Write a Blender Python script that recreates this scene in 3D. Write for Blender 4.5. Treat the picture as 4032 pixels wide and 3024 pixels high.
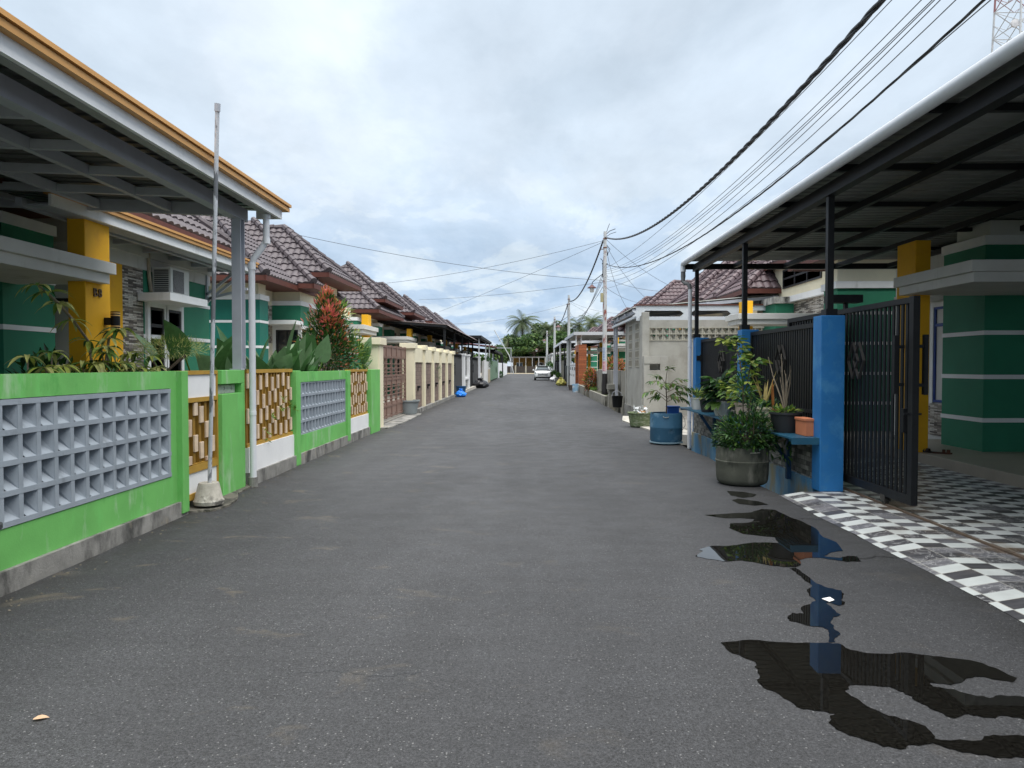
import bpy, math, random
from mathutils import Vector, Matrix
R = math.radians
S = bpy.context.scene
COL = S.collection
for _o in list(bpy.data.objects): bpy.data.objects.remove(_o)
# ---------------------------------------------------------------- camera
cd = bpy.data.cameras.new('camera'); cam = bpy.data.objects.new('camera', cd); COL.objects.link(cam)
cd.sensor_width = 36.0; cd.lens = 24.96; cd.clip_start = .05; cd.clip_end = 3000
cam.location = (0, 0, 1.6); cam.rotation_euler = (R(90-1.475), 0, R(1.19))
S.camera = cam
# ---------------------------------------------------------------- light
SUN_EL, SUN_AZ = 78, 140           # elevation, azimuth from +Y towards +X
W = bpy.data.worlds.new('World'); S.world = W; W.use_nodes = True
wn = W.node_tree.nodes; wl = W.node_tree.links; wn.clear()
def wnode(t, **k):
    n = wn.new(t)
    for a, b in k.items(): setattr(n, a, b)
    return n
wo = wnode('ShaderNodeOutputWorld'); wb = wnode('ShaderNodeBackground'); wb.inputs[1].default_value = .05
sky = wnode('ShaderNodeTexSky', sky_type='NISHITA', sun_disc=False)
sky.sun_elevation = R(SUN_EL); sky.sun_rotation = R(SUN_AZ); sky.air_density = 1.2; sky.dust_density = 2.0
tc = wnode('ShaderNodeTexCoord'); sep = wnode('ShaderNodeSeparateXYZ'); wl.new(tc.outputs['Generated'], sep.inputs[0])
def wm(op, a, b=None, clamp=False):
    n = wnode('ShaderNodeMath', operation=op, use_clamp=clamp)
    for i, v in enumerate((a, b)):
        if v is None: continue
        if isinstance(v, (int, float)): n.inputs[i].default_value = v
        else: wl.new(v, n.inputs[i])
    return n.outputs[0]
zc = wm('MAXIMUM', sep.outputs[2], .0)
dn = wm('ADD', zc, .16)
px = wm('DIVIDE', sep.outputs[0], dn); py = wm('DIVIDE', sep.outputs[1], dn)
cmb = wnode('ShaderNodeCombineXYZ'); wl.new(px, cmb.inputs[0]); wl.new(py, cmb.inputs[1]); cmb.inputs[2].default_value = 3.7
def wnoise(scale, detail, rough, dist, off=0):
    mp = wnode('ShaderNodeMapping'); mp.inputs['Location'].default_value = (off, off*.7, off*.3); mp.inputs['Scale'].default_value = (1.0, .62, 1)
    wl.new(cmb.outputs[0], mp.inputs[0])
    n = wnode('ShaderNodeTexNoise'); n.inputs['Scale'].default_value = scale; n.inputs['Detail'].default_value = detail
    n.inputs['Roughness'].default_value = rough; n.inputs['Distortion'].default_value = dist
    wl.new(mp.outputs[0], n.inputs['Vector']); return n.outputs[0]
def wramp(fac, stops):
    r = wnode('ShaderNodeValToRGB'); e = r.color_ramp.elements
    e[0].position, e[0].color = stops[0][0], (*stops[0][1], 1); e[1].position, e[1].color = stops[-1][0], (*stops[-1][1], 1)
    for p, c in stops[1:-1]:
        x = e.new(p); x.color = (*c, 1)
    r.color_ramp.interpolation = 'EASE'; wl.new(fac, r.inputs[0]); return r.outputs[0]
def wmix(fac, a, b):
    m = wnode('ShaderNodeMix', data_type='RGBA')
    if isinstance(fac, (int, float)): m.inputs[0].default_value = fac
    else: wl.new(fac, m.inputs[0])
    wl.new(a, m.inputs[6]); wl.new(b, m.inputs[7]); return m.outputs[2]
K = 10.0
n1 = wnoise(1.1, 9, .56, .2); n2 = wnoise(2.6, 10, .6, .3, 4.2)
# cloud sheet: soft grey bellies to bright thin parts
cl = wramp(n1, [(.30, (2.68, 3.19, 3.73)), (.42, (3.12, 3.65, 4.19)), (.54, (3.61, 4.14, 4.69)), (.68, (4.40, 4.86, 5.34))])
# low sky: bluer gaps between bright heaps
low = wramp(n2, [(.36, (1.94, 2.75, 3.86)), (.48, (2.46, 3.24, 4.32)), (.55, (3.52, 4.14, 4.78)), (.68, (4.49, 4.95, 5.43))])
hz = wramp(zc, [(.05, (1, 1, 1)), (.34, (0, 0, 0))])
hzf = wnode('ShaderNodeRGBToBW'); wl.new(hz, hzf.inputs[0])
cmix = wmix(wm('MULTIPLY', hzf.outputs[0], .85), cl, low)
n3 = wnoise(2.8, 9, .6, .12, 9.1)
mr3 = wnode('ShaderNodeMapRange'); wl.new(n3, mr3.inputs[0])
for i_, v_ in enumerate((.32, .68, .84, 1.0)): mr3.inputs[i_+1].default_value = v_
vs3 = wnode('ShaderNodeVectorMath', operation='SCALE'); wl.new(cmix, vs3.inputs[0]); wl.new(mr3.outputs[0], vs3.inputs['Scale'])
fin = wmix(.06, vs3.outputs[0], sky.outputs[0])
wl.new(fin, wb.inputs[0]); wl.new(wb.outputs[0], wo.inputs[0])
sl = bpy.data.lights.new('sun', 'SUN'); sl.energy = 1.5; sl.angle = R(80); sl.color = (1, .96, .9)
sun = bpy.data.objects.new('sun', sl); COL.objects.link(sun); sun.location = (0, 0, 40)
_d = Vector((math.sin(R(SUN_AZ))*math.cos(R(SUN_EL)), math.cos(R(SUN_AZ))*math.cos(R(SUN_EL)), math.sin(R(SUN_EL))))
sun.rotation_euler = _d.to_track_quat('Z', 'Y').to_euler()
S.view_settings.view_transform = 'Standard'; S.view_settings.look = 'None'; S.view_settings.exposure = 2.16; S.view_settings.gamma = 1
S.cycles.max_bounces = 7; S.cycles.diffuse_bounces = 4; S.cycles.glossy_bounces = 3; S.cycles.transparent_max_bounces = 8; S.cycles.sample_clamp_indirect = 4
# ---------------------------------------------------------------- mesh helpers
ORG = {}
class MB:
    def __init__(s): s.v = []; s.f = []; s.m = []; s.i = 0
    def q(s, *p):
        n = len(s.v); s.v += [tuple(a) for a in p]; s.f.append(tuple(range(n, n+len(p)))); s.m.append(s.i)
    def box(s, x0, x1, y0, y1, z0, z1):
        if x0 > x1: x0, x1 = x1, x0
        if y0 > y1: y0, y1 = y1, y0
        if z0 > z1: z0, z1 = z1, z0
        n = len(s.v)
        s.v += [(x0,y0,z0),(x1,y0,z0),(x1,y1,z0),(x0,y1,z0),(x0,y0,z1),(x1,y0,z1),(x1,y1,z1),(x0,y1,z1)]
        for f in ((0,3,2,1),(4,5,6,7),(0,1,5,4),(1,2,6,5),(2,3,7,6),(3,0,4,7)):
            s.f.append(tuple(n+k for k in f)); s.m.append(s.i)
        return s
    def bar(s, p, q, w, h, up=(0,0,1)):
        p, q = Vector(p), Vector(q); d = (q-p).normalized(); u = Vector(up)
        if abs(d.dot(u)) > .98: u = Vector((0,1,0))
        a = d.cross(u).normalized()*w/2; b = a.cross(d).normalized()*h/2
        n = len(s.v)
        for c in (p, q):
            for e in (-a-b, a-b, a+b, -a+b): s.v.append(tuple(c+e))
        for f in ((0,1,2,3),(7,6,5,4),(0,4,5,1),(1,5,6,2),(2,6,7,3),(3,7,4,0)):
            s.f.append(tuple(n+k for k in f)); s.m.append(s.i)
        return s
    def tube(s, pts, r, n=8, cap=True):
        pts = [Vector(p) for p in pts]; L = len(pts); rs = r if isinstance(r, (list, tuple)) else [r]*L
        b0 = len(s.v); pu = None
        for k in range(L):
            d = (pts[min(k+1, L-1)]-pts[max(k-1, 0)]).normalized()
            if pu is None:
                u = Vector((0,0,1)) if abs(d.z) < .95 else Vector((1,0,0))
                a = d.cross(u).normalized()
            else: a = (pu-d*pu.dot(d)).normalized()
            pu = a; b = d.cross(a)
            for j in range(n):
                t = 2*math.pi*j/n; s.v.append(tuple(pts[k]+(a*math.cos(t)+b*math.sin(t))*rs[k]))
        for k in range(L-1):
            for j in range(n):
                j2 = (j+1) % n
                s.f.append((b0+k*n+j, b0+k*n+j2, b0+(k+1)*n+j2, b0+(k+1)*n+j)); s.m.append(s.i)
        if cap:
            s.f.append(tuple(b0+j for j in range(n-1, -1, -1))); s.m.append(s.i)
            s.f.append(tuple(b0+(L-1)*n+j for j in range(n))); s.m.append(s.i)
        return s
    def lathe(s, prof, c=(0,0), n=24, wob=0, sx=1, sy=1):
        b0 = len(s.v); L = len(prof)
        for k, (r, z) in enumerate(prof):
            for j in range(n):
                t = 2*math.pi*j/n; rr = r*(1+wob*math.sin(5*t+k)) if wob else r
                s.v.append((c[0]+rr*math.cos(t)*sx, c[1]+rr*math.sin(t)*sy, z))
        for k in range(L-1):
            for j in range(n):
                j2 = (j+1) % n
                s.f.append((b0+k*n+j, b0+k*n+j2, b0+(k+1)*n+j2, b0+(k+1)*n+j)); s.m.append(s.i)
        if prof[0][0] > 1e-4: s.f.append(tuple(b0+j for j in range(n-1, -1, -1))); s.m.append(s.i)
        if prof[-1][0] > 1e-4: s.f.append(tuple(b0+(L-1)*n+j for j in range(n))); s.m.append(s.i)
        return s
    def prism(s, poly, z0, z1):
        n = len(s.v); k = len(poly)
        s.v += [(x, y, z0) for x, y in poly]+[(x, y, z1) for x, y in poly]
        s.f.append(tuple(range(n+k-1, n-1, -1))); s.m.append(s.i); s.f.append(tuple(range(n+k, n+2*k))); s.m.append(s.i)
        for j in range(k):
            j2 = (j+1) % k; s.f.append((n+j, n+j2, n+k+j2, n+k+j)); s.m.append(s.i)
        return s
    def leaf(s, b, d, L, w, droop=.3, seg=3, up=None, fold=.25, pw=.85):
        b = Vector(b); d = Vector(d).normalized(); g = Vector((0,0,-1))
        side = d.cross(Vector((0,0,1)))
        side = side.normalized() if side.length > .05 else Vector((1,0,0))
        if up is not None: side = (side*math.cos(up)+d.cross(side)*math.sin(up)).normalized()
        pts = [b]; dd = d.copy()
        for k in range(seg):
            pts.append(pts[-1]+dd*L/seg); dd = (dd+g*droop/seg).normalized()
        n = len(s.v)
        for k, p in enumerate(pts):
            t = k/seg; ww = w*.5*math.sin(math.pi*min(1, (t*.93+.05))**pw)
            nn = side.cross(d); off = nn*ww*fold
            s.v += [tuple(p+side*ww+off), tuple(p), tuple(p-side*ww+off)]
        for k in range(seg):
            a = n+3*k
            for f in ((a, a+1, a+4, a+3), (a+1, a+2, a+5, a+4)):
                s.f.append(f); s.m.append(s.i)
    def chip(s, c, r, rnd):
        # one small leaf clump: a bent quad of random pose
        a = Vector((rnd.gauss(0,1), rnd.gauss(0,1), rnd.gauss(0,.7))).normalized()
        b = a.cross(Vector((rnd.gauss(0,1), rnd.gauss(0,1), rnd.gauss(0,1)))).normalized()
        c = Vector(c); s.q(c-a*r, c-b*r*.45, c+a*r, c+b*r*.45)
    def build(s, name, mats, parent=None, smooth=False, bevel=0, org=None):
        me = bpy.data.meshes.new(name)
        if parent is not None: org = ORG[parent.name]
        elif org is None:
            xs, ys, zs = zip(*s.v); org = Vector(((min(xs)+max(xs))/2, (min(ys)+max(ys))/2, min(zs)))
        org = Vector(org)
        me.from_pydata([(x-org.x, y-org.y, z-org.z) for x, y, z in s.v], [], s.f)
        if not isinstance(mats, (list, tuple)): mats = [mats]
        for m in mats: me.materials.append(m)
        if len(mats) > 1: me.polygons.foreach_set('material_index', s.m)
        if smooth: me.polygons.foreach_set('use_smooth', [True]*len(s.f))
        me.update()
        o = bpy.data.objects.new(name, me); COL.objects.link(o)
        if parent is not None: o.parent = parent
        else: o.location = org
        ORG[o.name] = org
        if bevel:
            bv = o.modifiers.new('b', 'BEVEL'); bv.width = bevel; bv.segments = 2; bv.limit_method = 'ANGLE'; bv.angle_limit = R(40)
        if smooth == 'auto':
            es = o.modifiers.new('e', 'EDGE_SPLIT'); es.split_angle = R(40)
        return o
def tag(o, label=None, cat=None, group=None, kind=None):
    if label: o['label'] = label
    if cat: o['category'] = cat
    if group: o['group'] = group
    if kind: o['kind'] = kind
    return o
def thing(name, label, cat, loc=(0,0,0), group=None):
    o = bpy.data.objects.new(name, None); COL.objects.link(o); o.location = loc; o.empty_display_size = .2
    ORG[o.name] = Vector(loc); return tag(o, label, cat, group)
def copy_thing(o, dloc, label, rotz=0, scale=1):
    def cp(a, par):
        c = a.copy(); COL.objects.link(c)
        if par is not None: c.parent = par
        for ch in kids.get(a, []): cp(ch, c)
        return c
    kids = {}
    for x in o.children_recursive: kids.setdefault(x.parent, []).append(x)
    c = cp(o, None); c.location = Vector(o.location)+Vector(dloc); c.rotation_euler = (0, 0, rotz); c.scale = (scale,)*3
    if label: c['label'] = label
    return c
def struct(name, mb, m, **k): return tag(mb.build(name, m, **k), kind='structure')
# ---------------------------------------------------------------- materials
def C(r, g, b): return tuple(((v/255)/12.92 if v/255 <= .04045 else ((v/255+.055)/1.055)**2.4) for v in (r, g, b))
class NT:
    def __init__(s, name):
        s.m = bpy.data.materials.new(name); s.m.use_nodes = True; s.t = s.m.node_tree; s.t.nodes.clear()
        s.out = s.n('ShaderNodeOutputMaterial'); s.p = s.n('ShaderNodeBsdfPrincipled'); s.l(s.p.outputs[0], s.out.inputs[0])
        s.tc = s.n('ShaderNodeTexCoord'); s.co = s.tc.outputs['Object']
    def n(s, t, **k):
        x = s.t.nodes.new(t)
        for a, b in k.items(): setattr(x, a, b)
        return x
    def l(s, a, b): s.t.links.new(a, b)
    def put(s, sock, v):
        if isinstance(v, bpy.types.NodeSocket): s.l(v, sock)
        elif isinstance(v, tuple) and len(v) == 3 and sock.type == 'RGBA': sock.default_value = (*v, 1)
        else: sock.default_value = v
    def noise(s, scale, detail=5, rough=.55, vec=None, dist=0, stretch=None):
        v = vec or s.co
        if stretch:
            mp = s.n('ShaderNodeMapping'); mp.inputs['Scale'].default_value = stretch; s.l(v, mp.inputs[0]); v = mp.outputs[0]
        x = s.n('ShaderNodeTexNoise'); x.inputs['Scale'].default_value = scale; x.inputs['Detail'].default_value = detail
        x.inputs['Roughness'].default_value = rough; x.inputs['Distortion'].default_value = dist; s.l(v, x.inputs['Vector']); return x.outputs[0]
    def mr(s, v, a, b, c, d):
        x = s.n('ShaderNodeMapRange'); s.l(v, x.inputs[0])
        for i, k in enumerate((a, b, c, d)): x.inputs[i+1].default_value = k
        return x.outputs[0]
    def math(s, op, a, b=None, clamp=False):
        x = s.n('ShaderNodeMath', operation=op, use_clamp=clamp); s.put(x.inputs[0], a)
        if b is not None: s.put(x.inputs[1], b)
        return x.outputs[0]
    def mix(s, f, a, b):
        x = s.n('ShaderNodeMix', data_type='RGBA'); s.put(x.inputs[0], f); s.put(x.inputs[6], a); s.put(x.inputs[7], b); return x.outputs[2]
    def mul(s, col, f):
        x = s.n('ShaderNodeVectorMath', operation='SCALE'); s.put(x.inputs[0], col); s.put(x.inputs['Scale'], f); return x.outputs[0]
    def bump(s, h, st, dist=.01):
        x = s.n('ShaderNodeBump'); x.inputs['Strength'].default_value = st; x.inputs['Distance'].default_value = dist
        s.l(h, x.inputs['Height']); s.l(x.outputs[0], s.p.inputs['Normal'])
    def xyz(s, v=None):
        x = s.n('ShaderNodeSeparateXYZ'); s.l(v or s.co, x.inputs[0]); return x.outputs
    def comb(s, a, b, c=0.0):
        x = s.n('ShaderNodeCombineXYZ')
        for i, k in enumerate((a, b, c)): s.put(x.inputs[i], k)
        return x.outputs[0]
    def fin(s, col, rough=.7, metal=0, spec=.5):
        s.put(s.p.inputs['Base Color'], col); s.put(s.p.inputs['Roughness'], rough); s.p.inputs['Metallic'].default_value = metal
        s.p.inputs['Specular IOR Level'].default_value = spec; return s.m
def M(name, rgb, rough=.75, var=.12, vs=4, stain=None, bump=.15, bs=90, metal=0, spec=.4, streak=False):
    t = NT(name); c = t.mul(rgb, t.mr(t.noise(vs, 6, .6), .3, .7, 1-var, 1+var))
    for st in ([stain] if stain and not isinstance(stain, list) else stain or []):
        sc, scale, lo, hi = st[:4]; stretch = st[4] if len(st) > 4 else None
        c = t.mix(t.mr(t.noise(scale, 8, .62, stretch=stretch), lo, hi, 0, 1), c, sc)
    if bump: t.bump(t.noise(bs, 4, .6), bump)
    return t.fin(c, rough, metal, spec)
def leafmat(name, rgb, rough=.45, trans=.3, var=.3, edge=None):
    t = NT(name); c = t.mul(rgb, t.mr(t.noise(14, 3), .3, .7, 1-var, 1+var))
    t.fin(c, rough, 0, .4); tr = t.n('ShaderNodeBsdfTranslucent'); t.put(tr.inputs[0], t.mul(c, 1.2))
    ms = t.n('ShaderNodeMixShader'); ms.inputs[0].default_value = trans; t.l(t.p.outputs[0], ms.inputs[1]); t.l(tr.outputs[0], ms.inputs[2]); t.l(ms.outputs[0], t.out.inputs[0]); return t.m
def clad(name, cols, w, h, mortar=.004, mcol=(.05,.045,.04), rough=.7, bump=.6, axis='yz', mixscale=None):
    # stacked split-stone / brick cladding on upright faces: u runs along the wall, v is height
    t = NT(name); x, y, z = t.xyz(); u = t.math('ADD', x, y); vec = t.comb(u, z)
    b = t.n('ShaderNodeTexBrick'); b.offset = .43; b.squash = 1.0; b.squash_frequency = 3; t.l(vec, b.inputs[0])
    b.inputs['Scale'].default_value = 1; b.inputs['Brick Width'].default_value = w; b.inputs['Row Height'].default_value = h
    b.inputs['Mortar Size'].default_value = mortar; b.inputs['Mortar Smooth'].default_value = .2; b.inputs['Bias'].default_value = 0
    b.inputs[1].default_value = (0,0,0,1); b.inputs[2].default_value = (1,1,1,1); b.inputs[3].default_value = (.5,.5,.5,1)
    r = t.n('ShaderNodeValToRGB'); e = r.color_ramp.elements; r.color_ramp.interpolation = 'CONSTANT'
    e[0].color = (*cols[0], 1); e[1].position = 1-1/len(cols); e[1].color = (*cols[-1], 1)
    for k, c in enumerate(cols[1:-1]): q = e.new((k+1)/len(cols)); q.color = (*c, 1)
    t.l(b.outputs[0], r.inputs[0])
    c = t.mul(r.outputs[0], t.mr(t.noise(22, 4), .3, .7, .75, 1.25))
    c = t.mix(b.outputs[1], c, mcol)
    t.bump(t.math('SUBTRACT', b.outputs[0], t.math('MULTIPLY', b.outputs[1], 2)), bump, .006)
    return t.fin(c, rough)
# ---------------------------------------------------------------- shared materials
GREEN = M('green_paint', (.15,.45,.115), .75, .10, 2.2, [((.16,.55,.14), 3, .56, .72, (1,1,.35)), ((.05,.27,.05), 2.2, .6, .78, (1,1,.5)), ((.33,.52,.30), 4.5, .57, .72, (1,1,.3))], .12, 60)
CONC = M('bare_concrete', (.26,.255,.24), .9, .3, 3, [((.065,.065,.062), 3.2, .48, .64, (1,1,.4)), ((.34,.29,.2), 2.5, .6, .75)], .4, 70)
PLAST = M('grey_plaster', (.36,.355,.325), .9, .13, 1.6, [((.26,.25,.22), 1.3, .5, .7), ((.38,.37,.35), 2.4, .58, .72, (1,1,.4))], .2, 50)
BLOCKG = M('grey_block_paint', (.28,.32,.365), .8, .10, 5, [((.15,.17,.19), 3, .60, .74, (1,1,.4))], .2, 120)
WHITE = M('white_paint', (.80,.81,.82), .6, .05, 3, [((.52,.52,.5), 3, .62, .8, (1,1,.3))], .08, 60)
OFFW = M('offwhite_paint', (.60,.60,.58), .75, .07, 2, [((.38,.37,.34), 2.6, .6, .78, (1,1,.35))], .12, 50)
CREAM = M('cream_paint', (.80,.74,.56), .75, .06, 2, [((.58,.52,.38), 2.2, .6, .78, (1,1,.4))], .1, 50)
DGREEN = M('dark_green_paint', (.026,.20,.115), .7, .10, 1.5, [((.03,.2,.12), 2, .55, .75)], .1, 80)
TEAL = M('teal_paint', (.008,.155,.115), .55, .07, 2, None, .06, 60)
ORANGE = M('orange_paint', (.80,.42,.012), .7, .06, 2, [((.62,.28,.02), 2, .55, .75)], .08, 60)
MUST = M('mustard_timber', (.42,.25,.04), .6, .12, 6, None, .1, 60)
OCHRE = M('ochre_gutter', (.58,.30,.09), .5, .06, 3, None, .03, 40)
FASC = M('maroon_fascia', (.105,.032,.022), .6, .15, 5, None, .1, 60)
RUST = M('rust', (.16,.06,.03), .9, .3, 12, None, .3, 80)
BLACK = M('black_steel', (.010,.011,.013), .5, .2, 8, [((.035,.026,.022), 9, .66, .76)], .06, 70, spec=.3)
GSTEEL = M('grey_steel', (.43,.45,.50), .5, .07, 5, None, .04, 60)
PVCW = M('white_pvc', (.68,.70,.74), .4, .05, 4, [((.42,.41,.38), 5, .64, .8, (1,1,.25))], .02, 40)
PVCG = M('grey_pvc', (.46,.48,.53), .4, .05, 4, None, .02, 40)
DARKIN = M('dark_interior', (.012,.012,.013), .9, .1, 3, None, 0)
GLASS = M('window_glass', (.022,.026,.03), .04, .1, 2, None, 0, spec=.9)
WFRAME = M('dark_frame', (.02,.021,.023), .5, .1, 6, None, 0)
TILE = M('roof_tile', (.078,.064,.072), .55, .28, 3.2, [((.20,.19,.185), 7, .66, .76), ((.13,.105,.112), 1.6, .58, .8), ((.06,.045,.05), 5, .62, .8)], .1, 40, spec=.45)
TILER = M('red_roof_tile', (.084,.056,.064), .55, .28, 3.2, [((.2,.17,.165), 7, .67, .77), ((.15,.095,.10), 1.6, .58, .8), ((.07,.035,.04), 5, .62, .8)], .1, 40, spec=.45)
STRIP = clad('split_strip_stone', [(.10,.085,.075),(.26,.23,.20),(.44,.40,.35),(.17,.15,.135),(.55,.52,.47)], .26, .028, .002, (.04,.035,.03))
MOSAIC = clad('mosaic_stone', [(.14,.14,.13),(.26,.25,.23),(.085,.085,.08),(.19,.185,.17),(.33,.32,.29)], .13, .062, .003, (.07,.068,.062), .75, .5)
MOSAIC2 = clad('pale_mosaic_stone', [(.16,.14,.12),(.42,.38,.33),(.27,.23,.2),(.5,.47,.42)], .17, .07, .002, (.1,.09,.08), .75, .5)
BRICKP = clad('brown_brick_panel', [(.19,.135,.11),(.235,.17,.14),(.21,.15,.125),(.17,.12,.10)], .22, .14, .006, (.11,.08,.065), .85, .5)
WOODR = clad('red_wood_cladding', [(.30,.085,.028),(.36,.105,.035),(.27,.075,.025)], 3.0, .16, .008, (.08,.025,.012), .55, .6)
LAMPG = M('lamp_glass', (.75,.75,.72), .25, .03, 3, None, 0)
SHEET = M('zinc_sheet', (.12,.122,.115), .42, .16, 2, [((.17,.14,.09), 1.2, .6, .8)], .04, 30, metal=.35)
SHEETB = M('old_zinc_sheet', (.24,.25,.24), .5, .14, 2, [((.14,.13,.11), 2, .55, .75)], .04, 30, metal=.25)
# road: worn asphalt, pale aggregate, earthy scuffs along the wall
def asphalt():
    t = NT('asphalt'); x, y, z = t.xyz()
    base = t.mul((.0435,.0445,.048), t.mr(t.noise(.45, 7, .62, stretch=(1,.5,1)), .3, .7, .74, 1.28))
    base = t.mul(base, t.mr(t.noise(26, 4, .7), .3, .7, .72, 1.3))
    base = t.mul(base, t.mr(t.noise(75, 3, .75), .33, .67, .42, 1.62))
    base = t.mul(base, t.mr(t.noise(190, 2, .7), .33, .67, .5, 1.5))
    v = t.n('ShaderNodeTexVoronoi'); v.inputs['Scale'].default_value = 52; t.l(t.co, v.inputs['Vector'])
    vs = t.n('ShaderNodeSeparateColor'); t.l(v.outputs['Color'], vs.inputs[0])
    sp = t.math('MULTIPLY', t.mr(v.outputs['Distance'], .16, .26, 1, 0), t.mr(vs.outputs[0], .72, .78, 0, 1))
    base = t.mix(t.math('MULTIPLY', sp, .5), base, (.30,.30,.30))
    sp2 = t.math('MULTIPLY', t.mr(v.outputs['Distance'], .2, .3, 1, 0), t.mr(vs.outputs[1], .90, .92, 0, 1))
    base = t.mix(t.math('MULTIPLY', sp2, .7), base, (.012,.012,.012))
    # brown dust, more of it near the left kerb
    edge = t.mr(x, -3.4, .2, 1.0, .25)
    d = t.math('MULTIPLY', t.mr(t.noise(1.7, 8, .62, dist=.6, stretch=(1,1.6,1)), .60, .72, 0, .7), edge)
    base = t.mix(d, base, (.15,.125,.09))
    base = t.mul(base, t.mr(t.noise(1.1, 4, .5, stretch=(1, .035, 1)), .35, .65, .90, 1.10))
    # damp grime along both road edges
    gr = t.math('MAXIMUM', t.mr(x, -3.62, -3.15, 1, 0), t.mr(x, 2.75, 3.14, 0, .8)); base = t.mix(t.math('MULTIPLY', gr, t.mr(t.noise(2.3, 6, .6), .38, .6, .1, .75)), base, (.022,.021,.018))
    # faint cross streaks left by the paving screed
    stk = t.mr(t.noise(1.5, 5, .6, stretch=(.22, 3.2, 1)),   .35, .65, .95, 1.05); base = t.mul(base, stk)
    # tyre polish
    h = t.math('ADD', t.noise(170, 3, .7), t.math('MULTIPLY', t.noise(48, 3, .6), .6)); t.bump(h, .8, .008)
    return t.fin(base, t.mr(t.noise(3, 4), .3, .7, .62, .82), 0, .42)
ASPH = asphalt()
def checker():
    t = NT('checker_tiles'); x, y, z = t.xyz()
    u = t.math('DIVIDE', t.math('SUBTRACT', x, 3.385), .225); v = t.math('DIVIDE', y, .16)
    fu = t.math('FLOOR', u); fv = t.math('FLOOR', v)
    par = t.math('FLOORED_MODULO', t.math('ADD', fu, fv), 2)
    wn_ = t.n('ShaderNodeTexWhiteNoise'); wn_.noise_dimensions = '2D'; t.l(t.comb(fu, fv), wn_.inputs['Vector'])
    sel = t.math('MULTIPLY', par, t.mr(wn_.outputs[0], .86, .865, 1, 0))
    vein = t.mr(t.math('ABSOLUTE', t.math('SUBTRACT', t.noise(7, 6, .6, dist=1.5), .5)), 0, .03, 1, 0)
    wc_ = t.n('ShaderNodeSeparateColor'); t.l(wn_.outputs[1], wc_.inputs[0]); tone = t.mr(wc_.outputs[1], .62, .64, 1, 2.1)
    dark = t.mix(t.math('MULTIPLY', vein, t.mr(wn_.outputs[0], .45, .6, 0, .6)), t.mul(t.mul((.062,.062,.068), tone), t.mr(t.noise(9, 5, stretch=(.5,3,1)), .3, .7, .7, 1.4)), (.5,.5,.5))
    light = t.mul((.55,.58,.57), t.mr(t.noise(5, 5), .3, .7, .9, 1.1))
    c = t.mix(sel, dark, light)
    gu = t.math('LESS_THAN', t.math('FLOORED_MODULO', u, 1), .03); gv = t.math('LESS_THAN', t.math('FLOORED_MODULO', t.math('MULTIPLY', v, .5), 1), .02)
    g = t.math('MAXIMUM', gu, gv); c = t.mix(g, c, (.42,.41,.37))
    near = t.mr(t.math('ABSOLUTE', t.math('SUBTRACT', x, 3.95)), .15, .8, 1, 0)
    c = t.mix(t.math('MULTIPLY', t.mr(t.noise(1.6, 6, .6), .52, .68, 0, .6), near), c, (.16,.10,.05))
    t.bump(t.math('SUBTRACT', 1, g), .25, .003)
    return t.fin(c, .42, 0, .45)
CHECK = checker()
# ---------------------------------------------------------------- ground
rng = random.Random(5)
b = MB(); b.q((-260,-60,-.32), (260,-60,-.32), (260,900,-.32), (-260,900,-.32))
EARTH = M('earth', (.10,.095,.07), .95, .3, .8, [((.06,.08,.03), .5, .5, .6)], .4, 20)
struct('ground', b, EARTH)
b = MB(); ys = [-8+.35*k for k in range(int(150/.35))]
L = [(-3.64+rng.uniform(-.012, .012), y) for y in ys]; Rr = [(3.135+rng.uniform(-.016, .016)+(.025*math.sin(y*1.7)), y) for y in ys]
for k in range(len(ys)-1):
    (a0, y0), (a1, y1) = L[k], L[k+1]; c0, c1 = Rr[k][0], Rr[k+1][0]
    b.q((a0, y0, 0), (c0, y0, 0), (c1, y1, 0), (a1, y1, 0)); b.q((a0, y0, -.3), (a0, y0, 0), (a1, y1, 0), (a1, y1, -.3)); b.q((c0, y0, 0), (c0, y0, -.3), (c1, y1, -.3), (c1, y1, 0))
struct('road', b, ASPH, org=(0, 0, 0))
b = MB(); b.box(-40, 40, 141, 152, -.3, -.004); struct('cross_road', b, M('dusty_concrete', (.40,.33,.23), .95, .15, 1, None, .2, 20))
# yards behind the fence lines
YARD = M('yard_concrete', (.22,.21,.19), .9, .2, 1.5, [((.13,.125,.11), 1.4, .52, .66)], .3, 40)
b = MB(); b.box(-60, -3.86, -8, 140, -.31, .06); struct('yard_left', b, YARD)
b = MB(); b.box(3.92, 60, 8.98, 140, -.31, .046); b.box(6.25, 60, -8, 8.98, -.31, .046); struct('yard_right', b, YARD)
# slabs that bridge the drains
b = MB(); b.prism([(-3.86,7.60),(-3.46,7.66),(-3.38,7.95),(-3.44,8.35),(-3.58,8.7),(-3.63,9.36),(-3.86,9.36)], -.12, .022); struct('gate_pavement', b, M('damp_concrete', (.15,.14,.115), .95, .3, 3, [((.05,.05,.042), 3, .46, .6), ((.3,.28,.24), 4, .6, .7)], .5, 30))
b = MB(); b.prism([(-4.2,17.9),(-3.5,17.9),(-3.42,20),(-3.45,23.3),(-4.2,23.4)], -.2, .03); b.box(-4.2, -3.55, 36.8, 62, -.2, .035); struct('pavement_left', b, CONC)
LCON = M('light_concrete', (.42,.40,.36), .9, .14, 1.2, [((.28,.27,.24), 1.6, .52, .68)], .2, 30)
b = MB(); b.prism([(3.14,16.25),(3.92,16.1),(3.92,22.2),(3.0,22.2),(2.75,20.5),(2.95,18)], -.2, .035); struct('driveway', b, LCON)
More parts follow.
